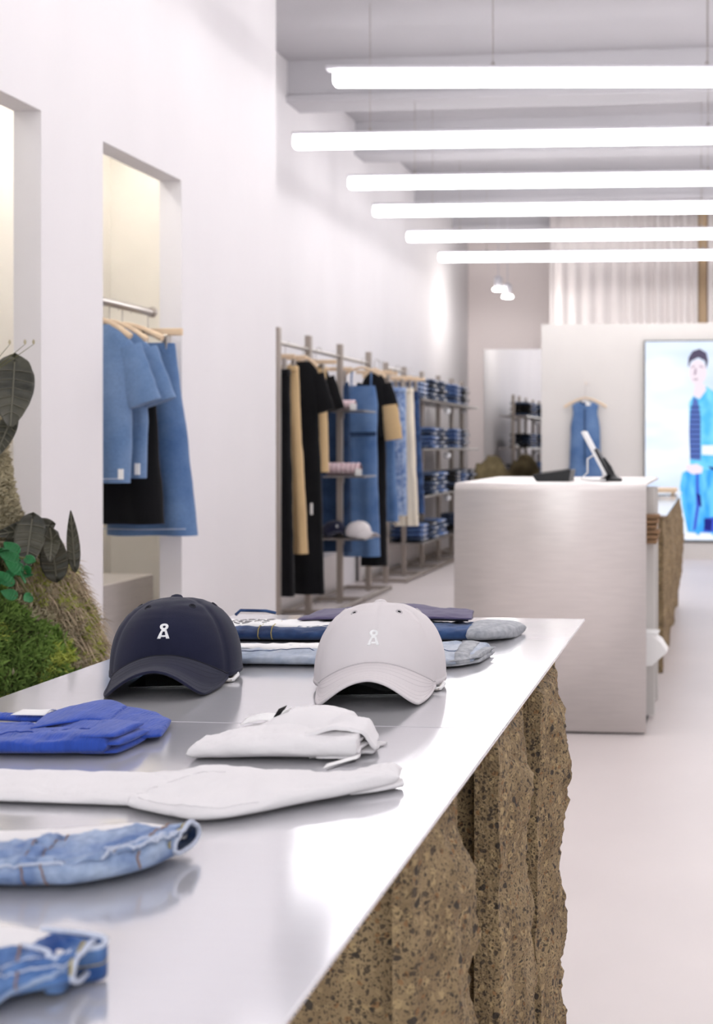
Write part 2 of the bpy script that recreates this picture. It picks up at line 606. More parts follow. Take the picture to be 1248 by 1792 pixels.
# rock in front of the mirror
def blob(name, c, r, m, seed, nz=.25, nu=40, nv=26, parent=None, flat=0.):
    def fn(u, v):
        th = 2 * PI * u; ph = PI * v
        d = Vector((math.sin(ph) * math.cos(th), math.sin(ph) * math.sin(th), math.cos(ph)))
        k = 1 + nz * fr(d.x, d.y, d.z, 1.4, seed) + .06 * fr(d.x, d.y, d.z, 6, seed)
        z = d.z * r[2] * k
        return (c[0] + d.x * r[0] * k, c[1] + d.y * r[1] * k, max(c[2] + z, flat))
    return MB().grid(fn, nu, nv, cu=True).build(name, m, parent, off=(c[0], c[1], 0) if parent is None else None)
o = blob('boulder', (-2.66, 14.85, .5), (.29, .28, .56), 'rock', 3.3, .12)
o.location = (-2.66, 14.85, 0)
tag(o, 'mossy brown boulder standing behind the counter, in front of the mirror', 'boulder')

# screen
t = thing('display_screen', 'huge portrait display screen showing a person in blue denim', 'screen', (-.755, 13.66, .19))
SW, SH = 1.25, 2.17
MB().box(0, SW, -.06, 0, 0, SH, .004).build('bezel', 'plastic_black', t, smooth=False)
def emat(name, c, s=1.0, grad=None):
    m = bpy.data.materials.new(name)
    m.use_nodes = True
    b = m.node_tree.nodes['Principled BSDF']
    b.inputs['Base Color'].default_value = (0, 0, 0, 1)
    b.inputs['Specular IOR Level'].default_value = .1
    b.inputs['Emission Color'].default_value = srgb(*c)
    b.inputs['Emission Strength'].default_value = s
    if grad:
        nt = m.node_tree
        tc = nt.nodes.new('ShaderNodeTexCoord')
        mp = nt.nodes.new('ShaderNodeMapping')
        mp.inputs['Scale'].default_value = grad[0]
        n = nt.nodes.new('ShaderNodeTexNoise')
        n.inputs['Scale'].default_value = 1.6
        n.inputs['Detail'].default_value = 2
        r = nt.nodes.new('ShaderNodeValToRGB')
        r.color_ramp.elements[0].position = .36
        r.color_ramp.elements[1].position = .62
        r.color_ramp.elements[0].color = srgb(*c)
        r.color_ramp.elements[1].color = srgb(*grad[1])
        nt.links.new(tc.outputs['Object'], mp.inputs[0])
        nt.links.new(mp.outputs[0], n.inputs['Vector'])
        nt.links.new(n.outputs[0], r.inputs[0])
        nt.links.new(r.outputs[0], b.inputs['Emission Color'])
    m.cycles.emission_sampling = 'NONE'
    MATS[name] = m
    return m
emat('pic_sky', (205, 222, 250), 1., ((.5, 1, 1.6), (246, 250, 255)))
emat('pic_skin', (236, 222, 232), 1.)
emat('pic_hair', (96, 88, 112), .8)
emat('pic_face', (170, 150, 170), .9)
emat('pic_jacket', (86, 186, 236), 1., ((6, 1, 3), (128, 214, 250)))
emat('pic_shirt', (92, 118, 190), .9)
emat('pic_stripe', (54, 62, 128), .8)
emat('pic_trousers', (60, 160, 238), 1., ((7, 1, 2), (110, 200, 252)))
emat('pic_shade', (70, 96, 214), .9)
emat('pic_deep', (40, 44, 140), .8)
emat('pic_shoe', (236, 238, 250), 1.)
MB().box(.012, SW - .012, -.0615, -.0595, .012, SH - .012).build('screen_picture', 'pic_sky', t, smooth=False)
def dots(name, m, pts, lay):
    """flat print on the screen: points in screen dots of 6.23 mm from its lower left corner"""
    MB().prism([(x * .00623, z * .00623) for x, z in pts], -.0615 - .0006 * lay, -.0612).build(name, m, t, smooth=False)
def ell(cx, cz, rx, rz, n=18): return [(cx + rx * math.cos(2 * PI * k / n), cz + rz * math.sin(2 * PI * k / n)) for k in range(n)]
dots('picture_trousers', 'pic_trousers', [(66, 118), (80, 126), (130, 126), (134, 100), (136, 40), (132, 12), (100, 10), (76, 14), (66, 60), (62, 95)], 1)
dots('picture_jacket', 'pic_jacket', [(78, 240), (88, 256), (100, 262), (108, 268), (128, 254), (138, 230), (142, 190), (138, 150), (132, 128), (100, 122), (80, 128), (78, 180)], 2)
dots('picture_shirt', 'pic_shirt', [(80, 224), (86, 250), (93, 244), (98, 215), (98, 140), (80, 142), (78, 190)], 3)
for k in range(11):
    z = 146 + k * 8.5
    dots('picture_stripe', 'pic_stripe', [(79.5, z), (97.5, z), (97.5, z + 2.2), (79.5, z + 2.2)], 4)
dots('picture_neck', 'pic_skin', [(85, 252), (88, 272), (104, 272), (108, 262), (96, 246)], 4)
dots('picture_head', 'pic_skin', ell(93, 292, 15, 22), 5)
dots('picture_hair', 'pic_hair', [(76, 300), (77, 318), (84, 329), (96, 333), (108, 326), (111, 312), (108, 298), (105, 312), (94, 318), (82, 312)], 6)
dots('picture_brow', 'pic_face', [(81, 302), (88, 304), (88, 302), (81, 300)], 6)
dots('picture_brow', 'pic_face', [(95, 304), (103, 302), (103, 300), (95, 302)], 6)
dots('picture_mouth', 'pic_face', [(85, 281), (93, 282), (93, 279), (86, 279)], 6)
dots('picture_nose', 'pic_face', [(88, 299), (91, 299), (90, 288), (86, 288)], 6)
dots('picture_hand', 'pic_skin', [(72, 132), (92, 134), (102, 128), (100, 118), (84, 116), (74, 122)], 5)
dots('picture_cuff', 'pic_shoe', [(100, 166), (140, 166), (140, 148), (100, 150)], 5)
dots('picture_shade', 'pic_shade', [(90, 118), (94, 118), (96, 60), (90, 22), (84, 16), (90, 60)], 3)
dots('picture_shade', 'pic_deep', [(90, 84), (98, 80), (100, 58), (95, 62)], 4)
dots('picture_shade', 'pic_shade', [(106, 40), (130, 44), (130, 16), (102, 16)], 4)
dots('picture_shade', 'pic_deep', [(104, 40), (118, 38), (116, 18), (104, 20)], 5)
dots('picture_shade', 'pic_deep', [(110, 130), (134, 126), (134, 120), (116, 124)], 5)
dots('picture_shoe', 'pic_shoe', [(68, 8), (74, 16), (90, 14), (92, 6), (70, 4)], 6)
dots('picture_shoe', 'pic_shoe', [(92, 6), (98, 15), (116, 14), (118, 6), (100, 3)], 6)


# ================================================================== COUNTER
t = thing('checkout_counter', 'brushed stainless steel checkout counter with plain front and open right end', 'counter', (-.69, 5.3, 0))
off = (-.69, 5.3, 0)
CX0, CX1, CY0, CY1, CZ = -1.105, -.285, 5.29, 6.4, 1.055
mb = MB()
# front sheet folding over a tight bend into the top
prof = [(CY0, .012), (CY0, CZ - .03)] + [(CY0 + .03 - .03 * math.cos(a), CZ - .03 + .03 * math.sin(a)) for a in [PI / 2 * k / 5 for k in range(1, 6)]] + [(CY1, CZ)]
v = [(CX0, y, z) for y, z in prof] + [(CX1, y, z) for y, z in prof]
n = len(prof)
mb.add(v, [(i, i + n, i + n + 1, i + 1) for i in range(n - 1)])
mb.build('steel_shell', 'steel_counter', t, off, solid=.012)
MB().box(CX0 + .01, CX0 + .03, CY0 + .02, CY1 - .02, .01, CZ - .03).build('side_panel', 'steel_counter', t, off, smooth=False)
MB().box(CX0 + .03, CX1 - .3, CY1 - .04, CY1 - .02, .01, CZ - .03).build('rear_panel', 'panel_white', t, off, smooth=False)
MB().box(CX0 + .04, CX1 - .01, CY0 + .03, CY1 - .03, 0, .012).build('plinth', 'plastic_black', t, off, smooth=False)
for z in (.24, .52, .77): MB().box(CX0 + .04, CX1 - .03, CY0 + .04, CY1 - .05, z, z + .02).build('shelf', 'panel_white', t, off, smooth=False)
for yy in (CY0 + .34, CY0 + .7): MB().box(CX1 - .05, CX1 + .018, yy, yy + .03, .012, CZ - .03).build('upright', 'panel_white', t, off, smooth=False)
# things in the open end
t = thing('paper_bag_stack', 'brown folded paper bags sticking out of the counter end', 'paper bags', (-.27, 5.56, .79))
for k in range(6):
    MB().box(-.2 + .004 * (k % 3), .02 + .006 * (k % 3), -.06, .05, .022 * k, .022 * k + .017, .003).build('paper_bag', 'kraft', t, smooth=False)
t = thing('tissue_bundle', 'white paper bundle poking out low on the counter end', 'paper', (-.27, 5.56, .26))
MB().prism([(-.2, 0), (.0, .0), (.065, .06), (.04, .1), (0, .13), (-.2, .13)], -.08, .07).build('wrapping', 'paper', t, smooth=False)
MB().prism([(-.1, .131), (.0, .131), (.03, .14), (-.1, .145)], -.06, .05).build('loose_sheet', 'paper', t, smooth=False)
# card terminal
t = thing('cash_tray', 'flat black tray lying on the counter', 'tray', (-.72, 5.66, CZ + .006))
MB().prism([(-.07, 0), (.075, 0), (.085, .05), (.08, .052), (-.085, .03), (-.088, .024)], -.1, .1).build('body', 'plastic_black', t, smooth=False)
MB().prism([(-.07, .0345), (.07, .0525), (.07, .0555), (-.07, .0375)], -.085, .085).build('lid', 'lining_black', t, smooth=False)
# tablet on a stand
t = thing('tablet_stand', 'white tablet tilted on a black and white stand on the counter', 'tablet', (-.5, 5.62, CZ + .006))
M = Matrix.Rotation(math.radians(-28), 3, 'Y')
MB().obox((-.03, 0, .125), (.012, .17, .22), M).build('tablet', 'plastic_white', t, smooth=False)
MB().obox((-.0375, 0, .129), (.002, .15, .19), M).build('tablet_screen', 'lining_black', t, smooth=False)
MB().obox((.0, 0, .085), (.02, .12, .13), M).build('back_plate', 'plastic_black', t, smooth=False)
MB().tube([(.05, 0, .02), (.03, 0, .06), (.0, 0, .1)], .014, 10).build('arm', 'plastic_black', t)
MB().lathe([(.05, 0), (.05, .012), (.03, .02), (.018, .035)], (.04, 0, 0), 20).build('base', 'plastic_black', t)
MB().tube([(-.03, -.05, .12), (-.06, -.06, .1), (-.06, -.06, .04), (-.09, -.06, .012), (-.04, -.07, .006), (.02, -.06, .006)], .004, 8).build('cord', 'plastic_white', t)

# dress on the partition
def hanger(t, m='wood', wid=.4, drop=.09, x=0., z=0., y=0., hook=.09, thick=.012):
    """wooden shoulder hanger below a hook whose top is at z"""
    pts = []
    for k in range(13):
        a = k / 12 * 2 - 1
        pts.append((x + a * wid / 2, y, z - hook - drop * abs(a) ** 1.5))
    MB().tube(pts, [thick * (.8 + .35 * abs(k / 6 - 1)) for k in range(13)], 8).build('hanger', m, t)
    MB().tube([(x, y, z - hook), (x, y, z - .04)] + [(x + .02 - .02 * math.cos(a), y, z - .03 + .02 * math.sin(a)) for a in [PI * k / 6 for k in range(8)]], .0022, 6).build('hanger_hook', 'steel', t)


def loft(rows, y0=0., fold=0., nf=5., seed=0., n=44, wr=.006, sq=2.4):
    """hanging cloth: rows of (z, x centre, half width, half depth); folds grow downwards"""
    ztop, zbot = rows[0][0], rows[-1][0]
    L = abs(ztop - zbot)
    m = MB()
    nr = max(24, int(L / .03))
    tab = list(rows)
    def fn(u, v):
        z = lerp(ztop, zbot, v)
        xc = interp([(r[0], r[1]) for r in tab], z)
        hw = interp([(r[0], r[2]) for r in tab], z)
        hd = interp([(r[0], r[3]) for r in tab], z)
        a = 2 * PI * u
        c, s = math.cos(a), math.sin(a)
        x = hw * math.copysign(abs(c) ** (2 / sq), c)
        y = hd * math.copysign(abs(s) ** (2 / sq), s)
        g = v ** 1.2
        y += fold * g * math.sin(nf * x / max(hw, .02) + seed + .8 * math.sin(2.2 * v + seed)) * (1 - .5 * (x / max(hw, .01)) ** 2)
        y += wr * fr(x * 6 + seed, z * 3, s, 1.3, seed, 3)
        x += wr * .8 * fr(z * 5, seed, c, 1.2, seed + 4, 3)
        return (xc + x, y0 + y, z)
    m.grid(lambda a, b: fn(b, a), nr, n, cv=True)
    # close the top and hem
    base = len(m.v) - (nr + 1) * n
    m.f.append(tuple(base + k for k in range(n)))
    m.f.append(tuple(base + nr * n + k for k in range(n))[::-1])
    return m


t = thing('denim_dress', 'sleeveless blue denim dress on a wooden hanger on the partition', 'dress', (-1.392, 13.57, 0))
hanger(t, wid=.46, drop=.1, z=1.9, hook=.16)
loft([(1.69, 0, .1, .02), (1.675, 0, .15, .035), (1.58, 0, .135, .04), (1.42, 0, .16, .045), (1.2, 0, .165, .045), (.75, 0, .19, .05)], fold=.012, nf=6, seed=2).build('dress_body', 'denim_skirt', t)
MB().tube([(-.06, -.02, 1.70), (0, -.045, 1.665), (.06, -.02, 1.70)], .008, 8).build('neckline', 'denim_navy', t)
MB().box(.01, .06, -.046, -.044, 1.655, 1.69).build('neck_label', 'paper', t, smooth=False)
MB().box(-.006, .006, -.054, -.05, 1.0, 1.62).build('button_placket', 'denim_navy', t, smooth=False)
MB().tube([(0, 0, 1.9), (0, .09, 1.9)], .006, 8).build('wall_peg', 'wood', t)


# ================================================================== GARMENT BUILDERS
def sleeve(t, p0, p1, r0, r1, m, y=0., seed=0., dep=.5):
    """short tapered sleeve from p0 to p1 (x,z), flattened in depth"""
    d = Vector((p1[0] - p0[0], 0, p1[1] - p0[1]))
    L = d.length
    d.normalize()
    nrm = Vector((-d.z, 0, d.x))
    mb = MB()
    def fn(v, u):
        a = 2 * PI * u
        r = lerp(r0, r1, v) * (1 + .06 * fr(v * 3, u * 4, seed, 1.5, seed, 2))
        p = Vector((p0[0], y, p0[1])) + d * L * v + nrm * r * math.cos(a) + Vector((0, 1, 0)) * r * dep * math.sin(a)
        return tuple(p)
    mb.grid(fn, 14, 24, cv=True)
    n = 24
    mb.f.append(tuple(range(n))); mb.f.append(tuple(14 * n + k for k in range(n))[::-1])
    return mb.build('sleeve', m, t)


def garment_top(name, label, cat, x, y, zr, m, hem, hw, hwh, slv=.2, slm=None, group=None, seed=0., dz=.1, left=True, hm='wood', lowz=None):
    t = thing(name, label, cat, (x, y, 0), group=group)
    zs = zr - dz
    hanger(t, hm, wid=2 * hw * .92, drop=.075, z=zr + .022, hook=.085)
    loft([(zs, 0, hw * .45, .018), (zs - .03, 0, hw * .75, .028), (zs - .075, 0, hw * 1.0, .034), (zs - .2, 0, hw * .95, .045),
          (lerp(zs, hem, .6), 0, lerp(hw, hwh, .6), .045), (hem, 0, hwh, .045)], fold=.016, nf=5, seed=seed).build('body', m, t)
    if slv:
        for s in (-1, 1):
            sleeve(t, (s * hw * .82, zs - .09), (s * (hw + slv * .2), zs - .09 - slv), .06, .068, slm or m, seed=seed + s)
    return t


def clip_garment(name, label, cat, x, y, zr, m, top, hem, hwt, hwb, group=None, seed=0., legs=False, xo=0., fold=.025, nf=6, bar=.15, skew=0.):
    t = thing(name, label, cat, (x, y, 0), group=group)
    zb = zr - .07
    MB().box(-bar, bar, -.008, .008, zb - .03, zb, .003).build('hanger_bar', 'wood', t, smooth=False)
    MB().tube([(0, 0, zb), (0, 0, zr - .02)] + [(.02 - .02 * math.cos(a), 0, zr - .01 + .03 * math.sin(a)) for a in [PI * k / 6 for k in range(7)]], .0022, 6).build('hanger_hook', 'steel', t)
    for s in (-1, 1):
        MB().box(xo + s * hwt * .7 - .012, xo + s * hwt * .7 + .012, -.022, .022, top - .03, zb - .028, .003).build('clip', 'steel', t, smooth=False)
    if legs:
        for s in (-1, 1):
            loft([(top, xo + s * hwt * .5, hwt * .52, .03), (lerp(top, hem, .25), xo + s * hwt * .5 + skew * .25, hwt * .55, .04), (hem, xo + s * hwb * .52 + skew, hwb * .5, .04)],
                 y0=s * .012, fold=fold, nf=3, seed=seed + s).build('trouser_leg', m, t)
        MB().box(xo - hwt * 1.02, xo + hwt * 1.02, -.035, .035, top - .045, top - .004, .006).build('waistband', m, t)
    else:
        loft([(top, xo, hwt, .024), (lerp(top, hem, .12), xo + skew * .1, hwt * 1.08, .035), (lerp(top, hem, .5), xo + skew * .5, lerp(hwt, hwb, .55), .05), (hem, xo + skew, hwb, .06)],
             fold=fold, nf=nf, seed=seed).build('skirt', m, t)
        loft([(top + .001, xo, hwt * 1.01, .027), (top - .04, xo, hwt * 1.03, .03)], n=36, wr=.001).build('waistband', m, t)
    return t


def slip_dress(name, label, x, y, zr, m, top, hem, hwt, hwb, group=None, seed=0., fold=.02):
    t = thing(name, label, 'dress', (x, y, 0), group=group)
    hanger(t, wid=2 * hwt * 1.15, drop=.06, z=zr + .022, hook=.085)
    for s in (-1, 1):
        MB().tube([(s * hwt * .6, 0, zr - .085), (s * hwt * .62, -.012, lerp(zr - .1, top, .5)), (s * hwt * .6, -.02, top - .02)], .007, 8).build('strap', m, t)
    loft([(top, 0, hwt * .85, .025), (lerp(top, hem, .12), 0, hwt, .04), (lerp(top, hem, .35), 0, hwt * .95, .04), (hem, 0, hwb, .055)], fold=fold, seed=seed).build('dress_body', m, t)
    return t


def paper_tag(t, x, y, z, w_=.03, h=.08):
    o = MB().box(x - w_ / 2, x + w_ / 2, y - .001, y + .001, z - h, z).build('paper_tag', 'paper', t, smooth=False)
    MB().tube([(x, y, z), (x - .005, y, z + .09)], .0012, 5).build('tag_string', 'paper', o)


# ================================================================== WALL OPENING WITH CLOTHES
ZR = 1.783
t = thing('hanging_rail', 'round steel clothes rail fixed across the wall opening', 'rail', (-2.37, 4.548, ZR))
MB().tube([(0, -.0, 0), (0, .55, 0)], .016, 14).build('rail_tube', 'steel', t)
MB().tube([(0, .55, 0), (0, .575, 0)], .02, 14).build('end_cap', 'steel_dark', t)
g = 'clothes on the wall opening rail'
t = garment_top('denim_shirt', 'short sleeved blue denim shirt at the front of the wall opening rail', 'shirt', -2.415, 4.70, ZR, 'denim_shirt', 1.075, .165, .15, .22, group=g, seed=1., dz=.09)
MB().box(.125, .145, -.052, -.046, 1.09, 1.13).build('side_label', 'paper', t, smooth=False)
MB().tube([(-.14, -.046, 1.093), (0, -.05, 1.09), (.14, -.046, 1.093)], .002, 6).build('hem_stitch', 'seam_pale', t)
t = garment_top('denim_shirt', 'second short sleeved blue denim shirt, mostly hidden behind the first', 'shirt', -2.42, 4.84, ZR, 'denim_shirt', 1.09, .17, .155, .21, group=g, seed=5., dz=.09)
MB().box(.13, .15, -.052, -.046, 1.105, 1.15).build('side_label', 'paper', t, smooth=False)
t = slip_dress('slip_dress', 'black slip dress behind the denim shirts in the wall opening', -2.42, 4.95, ZR, 'cloth_black', 1.62, .9, .15, .175, group=g, seed=2.)
paper_tag(t, .155, -.03, 1.5)
t = clip_garment('denim_skirt', 'long flared blue denim skirt on a clip hanger in the wall opening', 'skirt', -2.37, 5.08, ZR, 'denim_skirt', 1.65, .845, .115, .2, group=g, seed=.6, skew=.02, fold=.03, nf=4.5)
MB().tube([(-.16, -.075, .875), (0, -.08, .872), (.19, -.06, .875)], .002, 6).build('hem_stitch', 'seam_pale', t)
tag(MB().box(-.2, .2, -.9, .6, 0, .62, .004).build('low_cabinet', 'steel_counter', smooth=False), 'low stainless cabinet standing in the alcove below the clothes', 'cabinet').location = (-2.81, 5.05, 0)

# ================================================================== RACKS ALONG THE LEFT WALL
RX = -2.9
ZK = 1.91
racks = ((thing('clothes_rack', 'steel clothes rack with hanging garments along the left wall', 'rack', (RX, 8.135, 0)), (8.135, 8.787, 9.549, 10.362), 2.01),
         (thing('shelf_rack', 'steel rack further back with four levels of folded jeans', 'rack', (RX, 10.917, 0)), (10.917, 11.578, 12.296, 13.051, 13.718, 14.289), 1.96))
for t, ys, zt in racks:
    o = (RX, ys[0], 0)
    for yy in ys:
        MB().box(RX - .022, RX + .022, yy - .022, yy + .022, 0, zt, .004).build('post', 'steel_dark', t, o, smooth=False)
        MB().box(RX - .2, RX + .2, yy - .015, yy + .015, .012, .042, .004).build('foot_bar', 'steel_dark', t, o, smooth=False)
    MB().tube([(RX + .18, ys[0], .028), (RX + .18, ys[-1], .028)], .016, 10).build('base_tube', 'steel_dark', t, o)
    MB().tube([(RX - .19, ys[0], .028), (RX - .19, ys[-1], .028)], .016, 10).build('base_tube', 'steel_dark', t, o)
    e = ys[-1] if zt > 2 else ys[1]
    MB().tube([(RX, ys[0], ZK), (RX, e, ZK)], .014, 12).build('hang_rail', 'steel', t, o)
SH_Z = (1.66, 1.19, .745, .31)
t2 = racks[1][0]
o2 = (RX, 10.917, 0)
for z in SH_Z:
    MB().box(RX - .2, RX + .2, 11.5, 14.29, z - .018, z, .003).build('shelf', 'steel', t2, o2, smooth=False)
for yy, z in ((14.289, 1.62), (14.289, 1.2), (12.9, 1.58), (12.9, 1.12), (12.9, .68)):
    s_ = MB().lathe([(.012, -.035), (.03, -.025), (.038, 0), (.03, .025), (.012, .035)], (RX + .14 if yy < 14 else RX + .04, yy - .04, z), 14)
    s_.build('round_knob', 'knob_white', t2, o2)
# low steel panels under the racks
for a, b, lab in ((8.2, 10.3, 'low stainless back panel under the hanging garments'), (11.0, 14.2, 'low stainless back panel under the jeans shelves')):
    o = tag(MB().box(-.03, .0, 0, b - a, 0, .32, .003).build('metal_kickboard', 'steel_counter', smooth=False), lab, 'panel')
    o.location = (-3.14, a, 0)

g = 'clothes on the long wall rack'
clip_garment('black_trousers', 'black wide trousers at the near end of the long rack', 'trousers', -2.97, 8.26, ZK, 'cloth_black', 1.74, .2, .11, .14, group=g, seed=1, legs=True, fold=.012)
clip_garment('beige_trousers', 'beige trousers hanging slanted near the front of the long rack', 'trousers', -2.93, 8.38, ZK, 'cloth_beige', 1.77, .48, .085, .105, group=g, seed=3, legs=True, fold=.014, skew=.05)
t = garment_top('black_dress', 'long black short sleeved dress behind the beige trousers', 'dress', -2.87, 8.58, ZK, 'cloth_black', .18, .11, .15, .26, group=g, seed=4, dz=.1)
MB().box(.07, .085, -.056, -.05, .74, .82).build('side_label', 'paper', t, smooth=False)
clip_garment('beige_dress', 'beige knit strip dress between two black garments', 'dress', -2.86, 8.84, ZK, 'cloth_beige', 1.78, 1.03, .07, .09, group=g, seed=6, fold=.01)
garment_top('black_tee', 'black short sleeved tee right of the beige knit dress', 'tee', -2.925, 8.98, ZK, 'cloth_black', 1.02, .12, .11, .24, group=g, seed=7)
clip_garment('dark_denim_skirt', 'dark blue denim skirt half hidden behind the rack post', 'skirt', -2.99, 9.68, ZK, 'denim_navy', 1.72, .385, .12, .14, group=g, seed=8, fold=.015)
t = slip_dress('denim_pinafore', 'blue denim pinafore dress right of the bold rack post', -2.81, 9.84, ZK, 'denim_skirt', 1.7, .335, .13, .15, group=g, seed=2.5, fold=.02)
MB().box(-.13, .13, -.05, -.043, 1.3, 1.33, .002).build('waist_seam', 'denim_navy', t, smooth=False)
garment_top('two_tone_tee', 'black tee with beige sleeve hems beside the denim pinafore', 'tee', -2.75, 10.0, ZK, 'cloth_black', 1.3, .1, .09, .2, group=g, seed=9)
o = bpy.context.scene.objects
tee = [c for c in COL.objects if c.name.startswith('two_tone_tee')][0]
for s in (-1, 1): sleeve(tee, (s * .127, 1.55), (s * .165, 1.27), .068, .075, 'cloth_beige', y=-.01, seed=s)
clip_garment('black_skirt', 'long black skirt showing its hem below the denim dresses', 'skirt', -2.78, 10.1, ZK, 'cloth_black', 1.6, .235, .09, .11, group=g, seed=10, fold=.012)
clip_garment('washed_denim_skirt', 'washed blue denim midi skirt right of the pinafore', 'skirt', -2.79, 10.32, ZK, 'denim_skirt', 1.7, .585, .1, .16, group=g, seed=11, fold=.02)
clip_garment('denim_jeans', 'straight blue jeans hanging beside the cream trousers', 'trousers', -2.82, 10.95, ZK, 'denim_light', 1.74, .6, .09, .1, group=g, seed=12, legs=True, fold=.01)
clip_garment('cream_trousers', 'cream trousers hanging at the far end of the rail', 'trousers', -2.79, 11.1, ZK, 'cloth_cream', 1.74, .5, .09, .11, group=g, seed=13, legs=True, fold=.01, skew=.03)
clip_garment('indigo_jeans', 'dark blue jeans hanging last before the shelves', 'trousers', -2.78, 11.28, ZK, 'denim_dark', 1.72, .6, .09, .115, group=g, seed=14, legs=True, fold=.01, skew=.03)

# small shelves on the aisle side of the bold post with scarves and caps
for z, lab in ((1.49, 'upper'), (.99, 'middle'), (.515, 'lowest')):
    t = thing('display_shelf', 'small steel display shelf on the bold rack post, the %s one' % lab, 'shelf', (RX + .02, 9.48, z), group='display shelves')
    MB().box(-.08 if z > .6 else -.17, .24, -.17, .17, -.012, 0, .002).build('shelf_plate', 'steel', t, smooth=False)
    MB().box(-.0, .02, .02, .05, -.06, -.012).build('bracket', 'steel_dark', t, smooth=False)
for z, x0, x1, lab in ((1.492, -.06, .13, 'rolled pink and white scarf on the upper display shelf'), (.992, -.09, .17, 'rolled pink and white scarf on the middle display shelf')):
    t = thing('rolled_scarf', lab, 'scarf', (RX + .03, 9.42, z), group='rolled scarves')
    for k in range(7):
        a, b = lerp(x0, x1, k / 7), lerp(x0, x1, (k + 1) / 7)
        mb = MB()
        h = .1 if z < 1.2 else .08
        def fn(u, v, a=a, b=b, h=h, k=k):
            th = 2 * PI * v
            s = 1 - .25 * abs(2 * u - 1) ** 3
            return (lerp(a, b, u), .06 * s * math.cos(th) * (1 + .05 * math.sin(k)), h / 2 + h / 2 * s * math.sin(th))
        mb.grid(fn, 6, 18, cv=True).build('scarf_fold', 'scarf', t)
    MB().box(x1 - .02, x1 + .03, -.075, -.07, -.02 + .02, .05).build('paper_tag', 'paper', t, smooth=False)

# ------------------------------------------------------------------ folded jeans on the shelves
def folded_jean_mesh(name, m):
    t = thing(name, '', 'jeans')
    mb = MB()
    def fn(u, v):
        a = 2 * PI * v
        c, s = math.cos(a), math.sin(a)
        e = min(1, min(u, 1 - u) / .06)
        e = math.sqrt(max(0, 1 - (1 - e) ** 2)) * .85 + .15
        x = .15 * math.copysign(abs(c) ** .5, c)
        z = .021 + .0205 * e * math.copysign(abs(s) ** .6, s)
        return (x, lerp(-.165, .165, u), z)
    mb.grid(fn, 12, 20, cv=True)
    mb.build('folded_leg', m, t)
    MB().box(.1495, .153, -.16, .16, .019, .022).build('side_seam', 'seam_pale', t, smooth=False)
    MB().tube([(.151, -.02, .021), (.158, -.02, .021)], .014, 10).build('round_tag', 'paper', t)
    return t
PROT = {k: folded_jean_mesh('folded_jeans', k) for k in ('denim_mid', 'denim_navy', 'cloth_black', 'denim_light')}
used = set()
names = {'denim_mid': 'mid blue', 'denim_navy': 'dark blue', 'cloth_black': 'black', 'denim_light': 'light blue'}
lev = ('top', 'second', 'third', 'bottom')
stacks = [(11.76, -2.89), (12.14, -2.87), (12.52, -2.87), (13.25, -2.87), (13.66, -2.87), (14.06, -2.87)]
cols = [['denim_light', 'denim_navy', 'denim_navy', 'denim_mid', 'cloth_black', None],
        [None, 'denim_mid', 'denim_navy', 'denim_mid', 'denim_navy', None],
        [None, 'denim_navy', 'denim_mid', 'cloth_black', 'denim_mid', 'cloth_black'],
        ['denim_mid', 'denim_navy', 'denim_mid', None, 'denim_navy', None]]
ordn = ('nearest', 'second', 'third', 'fourth', 'fifth', 'sixth')
for li, row in enumerate(cols):
    q = 0
    for si, cm in enumerate(row):
        if not cm: continue
        for k in range(5 if li != 3 else 4):
            mm = cm if (k + si) % 4 else ('denim_navy' if cm != 'denim_navy' else 'cloth_black')
            nk = 5 if li != 3 else 4
            lab = 'folded %s jeans, %s, in the %s stack on the %s jeans shelf' % (names[mm], ('topmost', 'second from top', 'third from top', 'fourth from top', 'lowest')[nk - 1 - k if k else 4], ordn[q], lev[li])
            loc = (stacks[si][0], )
            p = (stacks[si][1] + .012 * math.sin(3.1 * k + si), stacks[si][0] + .008 * math.sin(5 * k), SH_Z[li] + .001 + k * .0425)
            if mm not in used:
                used.add(mm); r = PROT[mm]; r.location = p
            else:
                r = dup(PROT[mm], p)
            r['label'] = lab; r['group'] = 'folded jeans on the %s shelf, %s stack' % (lev[li], ordn[q])
        q += 1
for k, r in PROT.items():
    if k not in used:
        for c in list(r.children): bpy.data.objects.remove(c)
        bpy.data.objects.remove(r)

